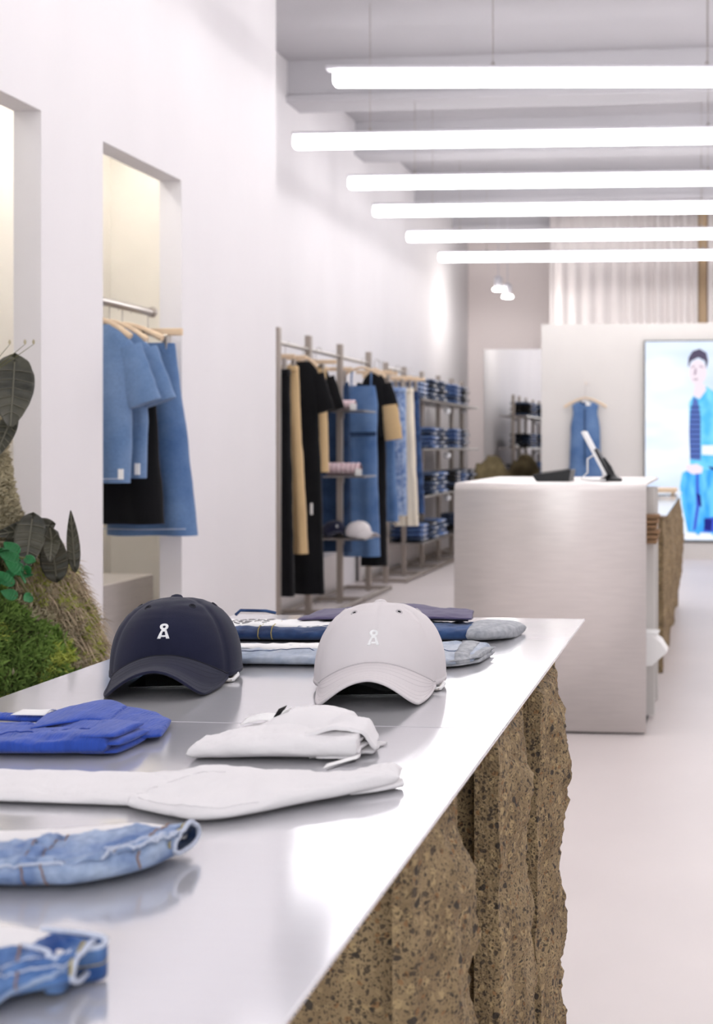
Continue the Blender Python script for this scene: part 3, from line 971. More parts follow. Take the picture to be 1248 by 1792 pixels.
# ================================================================== STONE SLABS UNDER THE TABLES
def slab(name, label, y0, prof, dep=.2, zt=.8545, xl=-.96, step=-.303, corner=-.271, seed=0., group=None, nz=120, zb=0.):
    """upright slab: sawn front with a shallow step, split right end following prof (z, x)"""
    path = []
    def seg(a, b, n, r):
        for k in range(n): path.append((lerp(a[0], b[0], k / n), lerp(a[1], b[1], k / n), r))
    mid = lerp(corner, -.24, .5)
    seg((xl, y0 + .036), (step - .002, y0 + .036), 14, 0.)
    seg((step - .002, y0 + .036), (step, y0), 3, 0.)
    seg((step, y0), (corner, y0), 6, .0)
    seg((corner, y0), (-.25, y0 + dep * .35), 22, 1.)
    seg((-.25, y0 + dep * .35), (-.25, y0 + dep * .75), 14, 1.)
    seg((-.25, y0 + dep * .75), (corner, y0 + dep), 10, 1.)
    seg((corner, y0 + dep), (xl, y0 + dep), 8, .0)
    path.append((xl, y0 + dep, 0.))
    np_ = len(path)
    mb = MB()
    def fn(v, u):
        i = min(int(round(u * np_)), np_ - 1) if u < 1 else 0
        x, y, r = path[i % np_]
        z = lerp(zb, zt, v)
        if r:
            xe = interp(prof, z)
            k = (x - corner) / (-.25 - corner)
            k = max(0, min(1, k))
            x = corner + .008 * fr(z * 7, y0, seed, 1., seed, 2) * (1 - k) + (xe - corner) * (k ** .8)
            n1 = fr(x * 4, y * 14, z * 14, 1., seed, 6)
            n2 = fr(x, y, z, 90., seed + 3, 3)
            x += (.012 * n1 + .004 * n2) * min(1, k * 2 + .15)
            y += (.008 * fr(x * 9, y * 9, z * 12, 1., seed + 9, 5) + .0035 * n2) * min(1, k * 2 + .1)
            if z > zt - .02: x = min(x, interp(prof, zt) + .004)
        else:
            y += .0008 * ns(x, y, z, 40, seed) + (.0025 * ns(x, y, z, 9, seed) if y < y0 + .1 else 0)
            if abs(x - corner) < .01 and y < y0 + .02:
                x += .003 * fr(z, y0, seed, 30, seed, 3)
        return (x, y, z)
    mb.grid(fn, nz, np_, cv=True)
    mb.f.append(tuple(nz * np_ + k for k in range(np_)))
    mb.f.append(tuple(range(np_))[::-1])
    o = mb.build(name, 'stone', off=(-.6, y0 + dep / 2, 0))
    o.location = (-.6, y0 + dep / 2, 0)
    return tag(o, label, 'stone slab', group)


g = 'split stone slabs under the steel table'
slab('stone_slab', 'nearest rough brown stone slab under the steel table', 1.2, [(.86, -.292), (.835, -.287), (.749, -.257), (.685, -.262), (.631, -.26), (.5, -.25), (.3, -.27), (0, -.25)], seed=1.7, step=-.3125, corner=-.289, group=g)
slab('stone_slab', 'middle rough brown stone slab under the steel table', 1.572, [(.86, -.28), (.841, -.276), (.763, -.25), (.696, -.261), (.636, -.265), (.576, -.25), (.463, -.246), (.3, -.26), (0, -.25)], seed=5.1, group=g)
slab('stone_slab', 'farthest stone slab under the steel table, bulging past its edge', 1.942, [(.86, -.285), (.844, -.275), (.78, -.248), (.707, -.241), (.616, -.251), (.542, -.26), (.432, -.249), (.293, -.257), (.1, -.24), (0, -.25)], seed=8.8, step=-.299, corner=-.272, group=g)

# the steel table top: two plates
t = thing('steel_table_top', 'long brushed stainless steel table top made of two plates', 'table top', (-.642, 1.58, .855))
o = (-.642, 1.58, .855)
for a, b in ((.56, 1.5782), (1.5798, 2.6)):
    MB().box(-1.017, -.267, a, b, .855, .86, .0012).build('steel_plate', 'steel_top', t, o, smooth=False)
MB().box(-.9, -.33, .7, 2.5, .8546, .8552).build('under_plate', 'steel_dark', t, o, smooth=False)

# second stone table beyond the counter
g = 'split stone slabs of the far table'
for k, yy in enumerate((6.75, 7.7, 8.7)):
    ob = slab('stone_slab', ('nearest', 'middle', 'farthest')[k] + ' rough stone slab of the far table behind the counter', yy, [(.86, -.26), (.6, -.225), (.3, -.24), (0, -.3)], dep=.9, seed=11. + k, group=g, nz=60, xl=-.9)
o = tag(MB().box(-1.0, -.245, 0, 3.2, .855, .862, .0012).build('far_table_top', 'steel_top', smooth=False), 'steel top of the far stone table right of the counter', 'table top')
o.location = (0, 6.48, 0)
t = thing('sunglasses', 'dark sunglasses lying on the far steel table', 'sunglasses', (-.32, 8.6, .862))
for s in (-1, 1):
    MB().lathe([(.001, -.003), (.026, -.003), (.028, 0), (.026, .003), (.001, .003)], (s * .035, 0, .02), 14).build('lens', 'lining_black', t)
    MB().tube([(s * .062, 0, .022), (s * .066, .07, .02), (s * .06, .13, .004)], .003, 6).build('temple_arm', 'plastic_black', t)
MB().tube([(-.01, 0, .022), (0, 0, .026), (.01, 0, .022)], .003, 6).build('bridge', 'plastic_black', t)
t = thing('wooden_riser', 'low pale wooden riser on the far steel table', 'riser', (-.4, 9.2, .862))
MB().box(-.15, .13, -.15, .15, .02, .05, .004).build('board', 'wood', t, smooth=False)
for s in (-1, 1): MB().box(s * .1 - .01, s * .1 + .01, -.14, .14, 0, .02).build('runner', 'wood', t, smooth=False)


# ================================================================== CAPS
def make_cap(label, loc, rz, m, thread, logo_m, group, stand=True, sd=0.):
    t = thing('baseball_cap', label, 'cap', loc, rz, group)
    A, B, Hc = .097, .102, .124
    def arch(x, y):          # height of the arched peak sheet over the table
        q = min(1, max(0, (-y - .05) / .125))
        return .047 - .008 * q - (5.4 + 3.0 * q) * x * x
    def rim(phi):            # phi 0 = front (towards -y); lifted in front for the peak
        c = math.cos(phi)
        if c > .42: return max(.009, .047 - 5.4 * (A * math.sin(phi)) ** 2)
        return .009 + .018 * math.exp(-((abs((phi + PI) % (2 * PI) - PI) - PI) / .35) ** 2)
    def crown(phi, s, o=0.):
        s = min(max(s, 0), 1)
        th = s * PI / 2
        ex = 2 / 2.45
        r = max(math.cos(th), 0) ** ex
        zz = math.sin(th) ** ex
        z0 = rim(phi)
        c = math.cos(phi)
        h = Hc * (1 + .02 * c)
        r *= 1 - .02 * (1 - s) * c
        bulge = 1 + .018 * math.sin(3 * phi + sd) * s * (1 - s) * 4 + .012 * ns(math.sin(phi), math.cos(phi), s, 2.2, sd)
        x = A * math.sin(phi) * r * bulge
        y = -B * math.cos(phi) * r * bulge
        z = z0 + (h - z0) * zz * (1 + .012 * ns(x, y, s, 14, sd))
        # seams pinch the panels
        for k in range(6):
            d = (phi - k * PI / 3 + PI) % (2 * PI) - PI
            g_ = .0016 * math.exp(-(d * r * A / .005) ** 2) * (1 if s < .97 else 0)
            x -= g_ * math.sin(phi); y += g_ * math.cos(phi); z -= g_ * .4
        p = Vector((x, y, z))
        if o:
            q = Vector((x / A ** 2, y / B ** 2, (z - .0) / h ** 2))
            p = p + q.normalized() * o
        return p
    mb = MB()
    mb.grid(lambda v, u: tuple(crown(u * 2 * PI, v * .985)), 40, 108, cv=True)
    mb.f.append(tuple(40 * 108 + k for k in range(108)))
    mb.build('crown', m, t, solid=.002)
    # lining
    mb = MB()
    mb.grid(lambda v, u: tuple(crown(u * 2 * PI, .02 + v * .9, -.004)), 16, 48, cv=True).build('lining', 'lining_black', t)
    # sweatband around the rim
    mb = MB()
    mb.grid(lambda v, u: tuple(crown(u * 2 * PI, v * .02, .0012)), 1, 96, cv=True).build('rim_binding', m, t, solid=.001)
    # raised seams with stitch rows
    for k in range(6):
        for dd in (-.004, .004):
            MB().tube([crown(k * PI / 3 + dd / max(.02, A * math.cos(s * PI / 2) ** .8), s, .0006) for s in [.02 + .9 * i / 30 for i in range(31)]], .00045, 5).build('stitch_row', thread, t)
    # eyelets
    for ph in (-.62, .62, 1.7, -1.7):
        c = crown(ph, .66, .0008)
        nrm = (crown(ph, .66, .01) - c).normalized()
        a = nrm.orthogonal().normalized(); b = nrm.cross(a)
        MB().tube([c + (a * math.cos(q) + b * math.sin(q)) * .0042 for q in [2 * PI * i / 16 for i in range(17)]], .0013, 6).build('eyelet', thread, t)
        MB().tube([c - nrm * .001, c + nrm * .0004], .0025, 10).build('eyelet_hole', 'lining_black', t)
    MB().lathe([(.002, 0), (.0085, .0), (.0095, .0025), (.007, .0055), (.002, .007)], (0, 0, Hc * 1.0 - .0015), 18).build('button', m, t)
    # peak
    OUT = [(0, -.170), (.02, -.1725), (.038, -.1745), (.054, -.172), (.066, -.159), (.0745, -.130), (.080, -.092), (.0845, -.052)]
    def peak(a, b, o=0.):
        phi = a * 1.1
        p0 = crown(phi, .01, .001)
        q = curve(OUT, abs(a))
        x = lerp(p0.x, math.copysign(q[0], a), b)
        y = lerp(p0.y, q[1], b)
        z = lerp(p0.z, max(.0035, arch(x, y)), min(1, b * 1.6))
        return (x, y, z + o)
    mb = MB()
    nA, nB = 48, 14
    T = .0034
    mb.grid(lambda u, v: peak(2 * u - 1, v, T / 2), nA, nB)
    mb.grid(lambda u, v: peak(2 * (1 - u) - 1, v, -T / 2), nA, nB)
    mb.grid(lambda u, v: peak(2 * u - 1, 1., lerp(T / 2, -T / 2, v)), nA, 1)
    mb.grid(lambda u, v: peak(-1, u, lerp(-T / 2, T / 2, v)), nB, 1)
    mb.grid(lambda u, v: peak(1, u, lerp(T / 2, -T / 2, v)), nB, 1)
    pk = mb.build('peak', m, t)
    MB().tube([peak(2 * i / 40 - 1, 1., 0) for i in range(41)], .0022, 8).build('peak_edge', m, pk)
    MB().tube([peak((2 * i / 40 - 1) * .985, .01, T / 2) for i in range(41)], .0012, 6).build('peak_seam', thread, pk)
    for b in [.18, .32, .46, .6, .74, .88]:
        MB().tube([peak((2 * i / 40 - 1) * .95, b, T / 2 - .0001) for i in range(41)], .00025, 5).build('stitch_row', thread, pk)
    # embroidered emblem: a ring over a letter A
    em = thing('tmp', '', '')
    bpy.data.objects.remove(em)
    def face(x, z, o=.0012):
        s = .2 + z / .145
        r = max(math.cos(min(max(s, 0), 1) * PI / 2), .05) ** (2 / 2.45)
        return crown(math.asin(max(-1, min(1, x / (A * r)))), s, o)
    emb = None
    mb = MB()
    cx, cz = 0, .0185
    def ring(u, v):
        a = 2 * PI * u
        r = lerp(.0022, .0061, v)
        return tuple(face(r * math.cos(a), cz + r * math.sin(a)))
    mb.grid(ring, 32, 3, cu=True)
    emb = mb.build('emblem', logo_m, t, solid=.0012)
    lab_poly = [((-.0088, -.0025), (-.004, -.0025), (-.001, .0125), (-.0038, .0125)), ((.004, -.0025), (.0088, -.0025), (.0038, .0125), (.001, .0125)),
                ((-.0046, .0005), (.0046, .0005), (.004, .0034), (-.004, .0034)), ((-.0038, .0102), (.0038, .0102), (.0036, .0135), (-.0036, .0135))]
    mb = MB()
    for q in lab_poly:
        mb.grid(lambda u, v, q=q: tuple(face(lerp(lerp(q[0][0], q[1][0], u), lerp(q[3][0], q[2][0], u), v), lerp(q[0][1], q[2][1], v))), 4, 8)
    mb.build('emblem_letter', logo_m, t, solid=.0012)
    # back strap with a metal slide hanging at the right
    MB().grid(lambda u, v: tuple(crown(PI + (u - .5) * .75, .0, -.001) + Vector((0, 0, -.006 - .018 * v + .006))), 12, 3).build('strap', m, t, solid=.0015)
    MB().tube([(.086, -.028, .011), (.092, -.034, .008), (.089, -.05, .002), (.078, -.052, .002), (.08, -.036, .008), (.086, -.028, .011)], .0014, 6).build('strap_slide', 'steel', t)
    MB().tube([(.092, -.012, .011), (.096, -.026, .007), (.092, -.044, .003), (.08, -.05, .003), (.07, -.045, .003)], .003, 8).build('strap_tail', 'paper', t)
    return t


TZ = .8603
CAPS = (( 'navy baseball cap with a white emblem on the steel table', (-.829, 1.875, TZ + .0003), 'navy', 'thread_navy', 'thread_white', 13., 1.),
        ('off-white baseball cap with a white emblem on the steel table', (-.498, 1.845, TZ + .0003), 'cap_white', 'thread_greige', 'thread_white', 9.0, 4.))
for lab, loc, m, th, lg, rz, sd in CAPS:
    make_cap(lab, loc, math.radians(rz), m, th, lg, 'baseball caps on the table', sd=sd)
    st = thing('cap_stand', 'clear acrylic stand hidden under the ' + ('navy' if m == 'navy' else 'off-white') + ' cap', 'stand', (loc[0], loc[1], TZ), math.radians(rz), 'acrylic cap stands')
    MB().box(-.055, .055, -.075, .04, 0, .002, .0004).build('foot_plate', 'acrylic', st, smooth=False)
    MB().box(-.05, .05, .02, .0225, .002, .07, .0004).build('upright', 'acrylic', st, smooth=False)
c1 = [c for c in COL.objects if c.name == 'baseball_cap'][0]
c2 = [c for c in COL.objects if c.name == 'baseball_cap.001'][0]
dup(c1, (RX - .03, 9.50, .516), math.radians(30), 'navy baseball cap on the lowest display shelf of the rack', 'caps on the rack shelf')
dup(c2, (RX + .175, 9.45, .516), math.radians(60), 'pale baseball cap on the lowest display shelf of the rack', 'caps on the rack shelf')


# ================================================================== FOLDED CLOTHES ON THE TABLE
class Pad:
    """a folded piece of cloth lying on the table: rounded section swept between a front and a back curve"""
    def __init__(s, F, B, hf, hb, z0=TZ, n=3.2, wr=.002, ws=22., seed=0., e0=.04, e1=.04, lift=None, ripple=0., rk=40.):
        s.F, s.B, s.hf, s.hb, s.z0, s.n, s.wr, s.ws, s.seed, s.e0, s.e1, s.lift, s.ripple, s.rk = F, B, hf, hb, z0, n, wr, ws, seed, e0, e1, lift, ripple, rk

    def pos(s, u, t):
        f = curve(s.F, u); b = curve(s.B, u)
        hf = curve([(h,) for h in s.hf], u)[0]; hb = curve([(h,) for h in s.hb], u)[0]
        th = 2 * PI * t
        c, q = math.cos(th), math.sin(th)
        v = .5 - .5 * math.copysign(abs(c) ** (2 / s.n), c)
        zz = math.copysign(abs(q) ** (2 / s.n), q)
        h = lerp(hf, hb, v)
        k = 1.
        if s.e0 and u < s.e0: k = math.sqrt(max(0, 1 - (1 - u / s.e0) ** 2))
        if s.e1 and u > 1 - s.e1: k = min(k, math.sqrt(max(0, 1 - (1 - (1 - u) / s.e1) ** 2)))
        zl = 0
        if s.lift: zl = curve([(h_,) for h_ in s.lift], u)[0]
        x = lerp(f[0], b[0], v); y = lerp(f[1], b[1], v)
        zc = .5 * h
        z = zc + .5 * h * zz * (.06 + .94 * k) * (1 if zz > 0 else .98)
        if s.wr:
            top = max(0., .35 + .65 * zz)
            nn = fr(x, y * 1.6, z * 2, s.ws, s.seed, 4)
            z += s.wr * nn * top * min(1, h / .012)
            y += s.wr * .6 * fr(x, z * 3, y, s.ws * .8, s.seed + 5, 3) * abs(c)
            x += s.wr * .8 * fr(y, z * 3, x, s.ws * .9, s.seed + 8, 3) * (1 - k if k < 1 else .15)
        if s.ripple:
            z += s.ripple * math.sin(x * s.rk * 2 * PI + 2 * ns(x, y, 0, 8, s.seed)) * max(0, zz)
        z = max(z, .0004) + zl
        return Vector((x, y, s.z0 + z))

    def mesh(s, nu=90, nt=56, open1=False):
        m = MB()
        m.grid(lambda u, t: tuple(s.pos(u, t)), nu, nt, cv=True)
        m.f.append(tuple(range(nt)))
        if not open1: m.f.append(tuple(nu * nt + k for k in range(nt))[::-1])
        return m

    def on(s, u, t, o=.0008):
        e = .004
        p = s.pos(u, t)
        du = s.pos(min(u + e, 1), t) - s.pos(max(u - e, 0), t)
        dt = s.pos(u, t + e) - s.pos(u, t - e)
        n = dt.cross(du)
        if n.length < 1e-12: n = Vector((0, 0, 1))
        n.normalize()
        mid = (curve(s.F, u)[0] + curve(s.B, u)[0]) / 2, (curve(s.F, u)[1] + curve(s.B, u)[1]) / 2
        cvec = Vector((mid[0], mid[1], s.z0 + .01))
        if n.dot(p - cvec) < 0: n = -n
        return p + n * o

    def strip(s, path, w_, o=.0012, n=40, along='t'):
        """ribbon laid on the surface following path of (u,t); w_ half width in u or t units"""
        m = MB()
        def fn(a, b):
            u, t = curve(path, a)
            d = (b - .5) * 2 * w_
            if along == 't': t += d
            else: u += d
            return tuple(s.on(u, t, o * (1 if abs(b - .5) < .45 else .2)))
        m.grid(fn, n, 4)
        return m

    def line(s, path, r=.0007, o=.0012, n=60):
        return MB().tube([s.on(*curve(path, i / n), o) for i in range(n + 1)], r, 6)


def folded(name, label, cat, loc, group):
    return thing(name, label, cat, (loc[0], loc[1], TZ), group=group), (loc[0], loc[1], TZ)


g = 'folded clothes on the steel table'
# ---- royal blue ribbed top
t, o = folded('ribbed_shirt', 'royal blue ribbed top folded at the left edge of the table', 'top', (-.8, 1.45), g)
P1 = Pad([(-.985, 1.36), (-.9, 1.368), (-.817, 1.372), (-.75, 1.378), (-.697, 1.384)], [(-.985, 1.5), (-.9, 1.5), (-.82, 1.5), (-.76, 1.52), (-.715, 1.5)],
         [.022, .022, .023, .027, .028], [.016, .016, .016, .019, .02], n=3., wr=.0045, ws=24, seed=2.1, e1=.05, ripple=.00025, rk=330)
P1.mesh(120, 60).build('folded_body', 'cotton_blue', t, o)
P2 = Pad([(-.79, 1.43), (-.74, 1.42), (-.71, 1.435), (-.668, 1.468)], [(-.80, 1.56), (-.765, 1.585), (-.725, 1.575), (-.69, 1.545)], [.014, .016, .014, .01], [.02, .02, .014, .01], n=2.6, wr=.002, seed=4.4, lift=[.004, .004, .003, .003], ripple=.0005, rk=220)
P2.mesh(70, 50).build('sleeve', 'cotton_blue', t, o)
P3 = Pad([(-.82, 1.44), (-.79, 1.455), (-.765, 1.475), (-.742, 1.485)], [(-.835, 1.51), (-.81, 1.555), (-.785, 1.575), (-.757, 1.562)], [.006, .008, .008, .006], [.01, .012, .012, .01], n=2.6, wr=.0016, seed=6., lift=[.016, .019, .019, .016])
P3.mesh(60, 44).build('shoulder_fold', 'cotton_blue', t, o)
P4 = Pad([(-.985, 1.505), (-.9, 1.5), (-.85, 1.495), (-.8, 1.505)], [(-.985, 1.53), (-.9, 1.525), (-.85, 1.52), (-.79, 1.535)], [.01, .01, .01, .01], [.008] * 4, n=2.2, wr=.0008, seed=7., lift=[.012, .012, .012, .014], ripple=.0007, rk=260)
P4.mesh(120, 26).build('ribbed_collar', 'cotton_blue', t, o)
for k, (zl, xr) in enumerate(((.001, -.688), (.0105, -.684), (.0195, -.69))):
    Pad([(-.73, 1.386), (-.71, 1.387), (xr, 1.392)], [(-.73, 1.47), (-.71, 1.47), (xr + .004, 1.462)], [.0085] * 3, [.0085] * 3, n=2.3, wr=.0012, seed=9. + k, lift=[zl] * 3, e1=.12).mesh(30, 26).build('fold_layer', 'cotton_blue', t, o)
P1.line([(.35, .2), (.6, .22), (.8, .24), (.97, .22)], .0008, .0006).build('seam', 'cotton_blue_rib', t, o)
MB().grid(lambda u, v: (-.875 + .045 * u + .006 * v, 1.492 + .018 * v, TZ + .0235 + .004 * math.sin(PI * v) * u + .003 * v), 10, 8).build('neck_label', 'paper', t, o, solid=.0006)

# ---- white tee
t, o = folded('folded_tee', 'white tee folded in the middle of the table, with a black neck label', 'tee', (-.5, 1.45), g)
W1 = Pad([(-.598, 1.378), (-.55, 1.378), (-.5, 1.38), (-.44, 1.385), (-.402, 1.388)], [(-.60, 1.45), (-.565, 1.49), (-.52, 1.535), (-.46, 1.50), (-.415, 1.47)],
         [.018, .028, .03, .031, .032], [.014, .02, .022, .02, .02], n=2.7, wr=.004, ws=26, seed=12., e0=.06, e1=.03)
W1.mesh(110, 60).build('folded_body', 'cotton_white', t, o)
def sheet(xs, ys, zf, nu=40, nv=26, wr=.0012, seed=0.):
    """thin cloth layer: xs(u,v), ys(u,v) in plan, zf(u,v) height above the table"""
    m = MB()
    m.grid(lambda u, v: (xs(u, v), ys(u, v), TZ + max(.002, zf(u, v) + wr * fr(u * 3, v * 3, seed, 1.5, seed, 4))), nu, nv)
    return m
def sm(a, b, x):
    x = min(1, max(0, (x - a) / (b - a)))
    return x * x * (3 - 2 * x)
sheet(lambda u, v: lerp(-.56, -.445, u) + .012 * v, lambda u, v: lerp(1.425, 1.535 + .02 * math.sin(PI * u), v) + .012 * math.sin(5 * u),
      lambda u, v: .018 + .0155 * sm(0, .45, v) * sm(0, .35, u) - .012 * sm(.85, 1, u) - .006 * sm(.6, 1, v), seed=14.).build('shoulder_fold', 'cotton_white', t, o, solid=.003)
sheet(lambda u, v: -.47 + .088 * (u - .08 * u * u) - .012 * v * u, lambda u, v: lerp(1.402 + .022 * u, 1.488 - .012 * u, v),
      lambda u, v: .024 + .010 * sm(0, .45, u) * (.6 + .4 * sm(0, .3, v)) + .003 * math.sin(PI * min(1, u * 1.3)) - .020 * sm(.78, 1, u) - .003 * v + .0025 * math.sin(9 * v + 4 * u), seed=15.).build('sleeve', 'cotton_white', t, o, solid=.0045)
sheet(lambda u, v: -.46 + .066 * u + .004 * math.sin(7 * v), lambda u, v: lerp(1.396 + .03 * u, 1.48, v), lambda u, v: .004 + .003 * math.sin(6 * v), seed=16.).build('under_sleeve', 'cotton_white', t, o, solid=.003)
for k, z_ in enumerate((.006, .013, .020)):
    sheet(lambda u, v, k=k: -.45 + (.046 + .003 * math.sin(k * 2.3)) * u + .0015 * math.sin(11 * v + k), lambda u, v: lerp(1.390, 1.46, v), lambda u, v, z_=z_: z_, wr=.0008, seed=17. + k).build('fold_layer', 'cotton_white', t, o, solid=.003)
MB().grid(lambda u, v: (-.572 + .045 * u, 1.475 + .02 * v + .004 * u, TZ + .0215 + .006 * math.sin(PI * .8 * u) + .004 * v), 12, 6).build('neck_label', 'paper', t, o, solid=.0006)
MB().grid(lambda u, v: (-.536 + .008 * u + .006 * v, 1.487 + .012 * v, TZ + .026 + .013 * u + .002 * v), 8, 5).build('size_tab', 'print_black', t, o, solid=.0006)
MB().grid(lambda u, v: (-.530 + .008 * u + .006 * v, 1.486 + .012 * v, TZ + .025 + .012 * u + .002 * v), 8, 5).build('care_tab', 'paper', t, o, solid=.0006)

# ---- long white garment in front of it
t, o = folded('folded_trousers', 'long white garment folded flat across the table', 'trousers', (-.52, 1.24), g)
L1 = Pad([(-.86, 1.19), (-.711, 1.193), (-.64, 1.192), (-.577, 1.19), (-.5, 1.2)], [(-.86, 1.29), (-.75, 1.293), (-.62, 1.298), (-.56, 1.305), (-.48, 1.30)], [.012, .012, .012, .012, .012], [.012, .013, .014, .015, .014], n=2.6, wr=.0035, ws=18, seed=21.)
L1.mesh(100, 44).build('left_leg', 'cotton_white', t, o)
L2 = Pad([(-.575, 1.182), (-.52, 1.158), (-.471, 1.152), (-.391, 1.215), (-.326, 1.28)], [(-.60, 1.27), (-.53, 1.315), (-.45, 1.315), (-.40, 1.30), (-.335, 1.318)], [.014, .015, .016, .018, .017], [.012, .02, .018, .015, .02], n=2.6, wr=.0045, ws=20, seed=23., e0=.1, e1=.05, lift=[.001, .0, .0, .003, .006])
L2.mesh(120, 50).build('right_leg', 'cotton_white', t, o)
L3 = Pad([(-.37, 1.25), (-.345, 1.265), (-.322, 1.288)], [(-.37, 1.30), (-.35, 1.31), (-.328, 1.305)], [.008] * 3, [.008] * 3, n=2.2, wr=.001, seed=25., lift=[.001, .001, .002])
L3.mesh(30, 26).build('under_layer', 'cotton_white', t, o)
L2.line([(.08, .12), (.2, .1), (.4, .09), (.6, .1)], .0009, .0003).build('seam', 'cotton_white', t, o)
L2.line([(.06, .17), (.12, .24), (.2, .3), (.3, .33)], .0012, .0003).build('fold_crease', 'cotton_white', t, o)
MB().grid(lambda u, v: (-.412 + .032 * u, 1.297 + .012 * v + .016 * u, TZ + .0185 + .007 * u + .001 * v), 10, 4).build('neck_label', 'paper', t, o, solid=.0007)
MB().grid(lambda u, v: (-.408 + .026 * u, 1.295 + .003 * v + .016 * u, TZ + .0165 + .006 * u), 8, 2).build('label_edge', 'print_black', t, o, solid=.0006)


def jeans_details(P, t, o, seams, strips, tan=True):
    for (p, r, m) in seams: P.line(p, r, .0007).build('stitch_seam', m, t, o)
    for (p, w_, m, oo, al) in strips: P.strip(p, w_, oo, 60, al).build('denim_strip', m, t, o, solid=.0016)


# ---- light blue jeans, foreground
t, o = folded('folded_jeans', 'light blue jeans folded near the front of the table', 'jeans', (-0.540, 1.000), g)
J1 = Pad([(-0.720, 0.955), (-0.660, 0.954), (-0.602, 0.956), (-0.550, 0.959), (-0.505, 0.966), (-0.472, 0.992), (-0.457, 1.030)],
         [(-0.740, 1.040), (-0.680, 1.042), (-0.622, 1.044), (-0.570, 1.058), (-0.520, 1.080), (-0.475, 1.080), (-0.455, 1.075)],
         [.027, .027, .027, .026, .026, .022, .02], [.012, .014, .017, .022, .022, .021, .018], n=2.5, wr=.0055, ws=38, seed=31., e1=0., lift=[0, 0, 0, 0, .001, .005, .009])
J1.mesh(150, 60, open1=True).build('folded_body', 'denim_light', t, o)
J1b = Pad([(p[0], p[1] + .005) for p in J1.F], [(p[0], p[1] - .005) for p in J1.B], [h * .6 for h in J1.hf], [h * .6 for h in J1.hb], n=2.5, wr=.0034, ws=30, seed=31., e1=0., lift=[0.004, .004, .004, .004, .005, .008, .012], z0=TZ)
mi = MB(); mi.grid(lambda u, tt: tuple(J1b.pos(.9 + .098 * u, tt)), 12, 40, cv=True); mi.build('inside', 'denim_dark', t, o)  # inner shell coloured dark to stand for the shade in the open end
MB().tube([J1.pos(.995, k / 40) for k in range(41)], .0022, 6).build('hem_edge', 'seam_pale', t, o)
jeans_details(J1, t, o, [([(.48, .33), (.475, .22), (.48, .12), (.49, .02), (.495, -.06)], .0007, 'seam_tan'), ([(.53, .33), (.525, .22), (.53, .12), (.55, .02), (.56, -.06)], .0007, 'seam_tan'),
                         ([(.82, .36), (.82, .25), (.825, .12), (.835, .02), (.84, -.05)], .0009, 'seam_tan'),
                         ([(.0, .085), (.2, .085), (.4, .09), (.6, .1)], .0011, 'seam_pale'), ([(.0, .105), (.2, .106), (.4, .11), (.6, .12)], .0007, 'seam_pale'), ([(.95, .3), (.95, .2), (.955, .1), (.96, 0)], .0009, 'seam_gold')],
              [([(.0, .095), (.2, .095), (.4, .1), (.6, .11), (.74, .115)], .024, 'denim_light', .003, 't'),
               ([(.70, .115), (.8, .125), (.88, .13), (.97, .13)], .026, 'denim_light', .0042, 't'),
               ([(.505, .3), (.505, .2), (.505, .1)], .02, 'denim_light', .0045, 'u')])
J1.line([(0, .07), (.2, .07), (.4, .076), (.6, .086)], .0013, .0012).build('waistband_edge', 'seam_pale', t, o)
J1.line([(.71, .094), (.8, .104), (.88, .108), (.97, .11)], .0012, .005).build('stitch_seam', 'seam_pale', t, o)
J1.line([(.71, .136), (.8, .146), (.88, .152), (.97, .15)], .0011, .005).build('stitch_seam', 'seam_pale', t, o)
J1.strip([(.735, .095), (.735, .138)], .01, .004, 10, 'u').build('belt_loop', 'seam_pale', t, o, solid=.0012)
J1.strip([(.75, .1), (.75, .13)], .004, .005, 8, 'u').build('bar_tack', 'seam_tan', t, o, solid=.001)
Q1 = Pad([(-0.740, 1.030), (-0.660, 1.032), (-0.590, 1.046), (-0.520, 1.070), (-0.465, 1.070)], [(-0.740, 1.070), (-0.660, 1.070), (-0.590, 1.080), (-0.520, 1.100), (-0.465, 1.090)], [.006, .007, .005, .004, .005], [.004] * 5, n=2.3, wr=.002, seed=33., lift=[.010, .011, .012, .013, .010])
Q1.mesh(80, 24).build('pocket_lining', 'cotton_white', t, o)

# ---- mid blue jeans, bottom left corner
t, o = folded('folded_jeans', 'mid blue jeans at the bottom left, nearest folded piece on the table', 'jeans', (-0.476, 0.786), g)
K1 = Pad([(-0.606, 0.711), (-0.526, 0.724), (-0.461, 0.739), (-0.446, 0.761), (-0.424, 0.771), (-0.414, 0.779)], [(-0.616, 0.796), (-0.546, 0.808), (-0.503, 0.814), (-0.476, 0.822), (-0.446, 0.822), (-0.418, 0.818)],
         [.022, .022, .022, .021, .02, .02], [.02, .022, .022, .021, .02, .018], n=2.5, wr=.005, ws=44, seed=41., e1=0., lift=[0, 0, 0, .003, .006, .007])
K1.mesh(130, 60, open1=True).build('folded_body', 'denim_mid', t, o)
K2 = Pad([(p[0], p[1] + .004) for p in K1.F], [(p[0], p[1] - .004) for p in K1.B], [h * .62 for h in K1.hf], [h * .62 for h in K1.hb], n=2.5, wr=.003, ws=34, seed=41., e1=0., lift=[.003, .003, .003, .006, .009, .01])
mi = MB(); mi.grid(lambda u, tt: tuple(K2.pos(.85 + .148 * u, tt)), 12, 40, cv=True); mi.build('inside', 'denim_dark', t, o)  # dark inner shell, shade of the open end put into its colour
MB().tube([K1.pos(.995, k / 40) for k in range(41)], .002, 6).build('hem_edge', 'seam_pale', t, o)
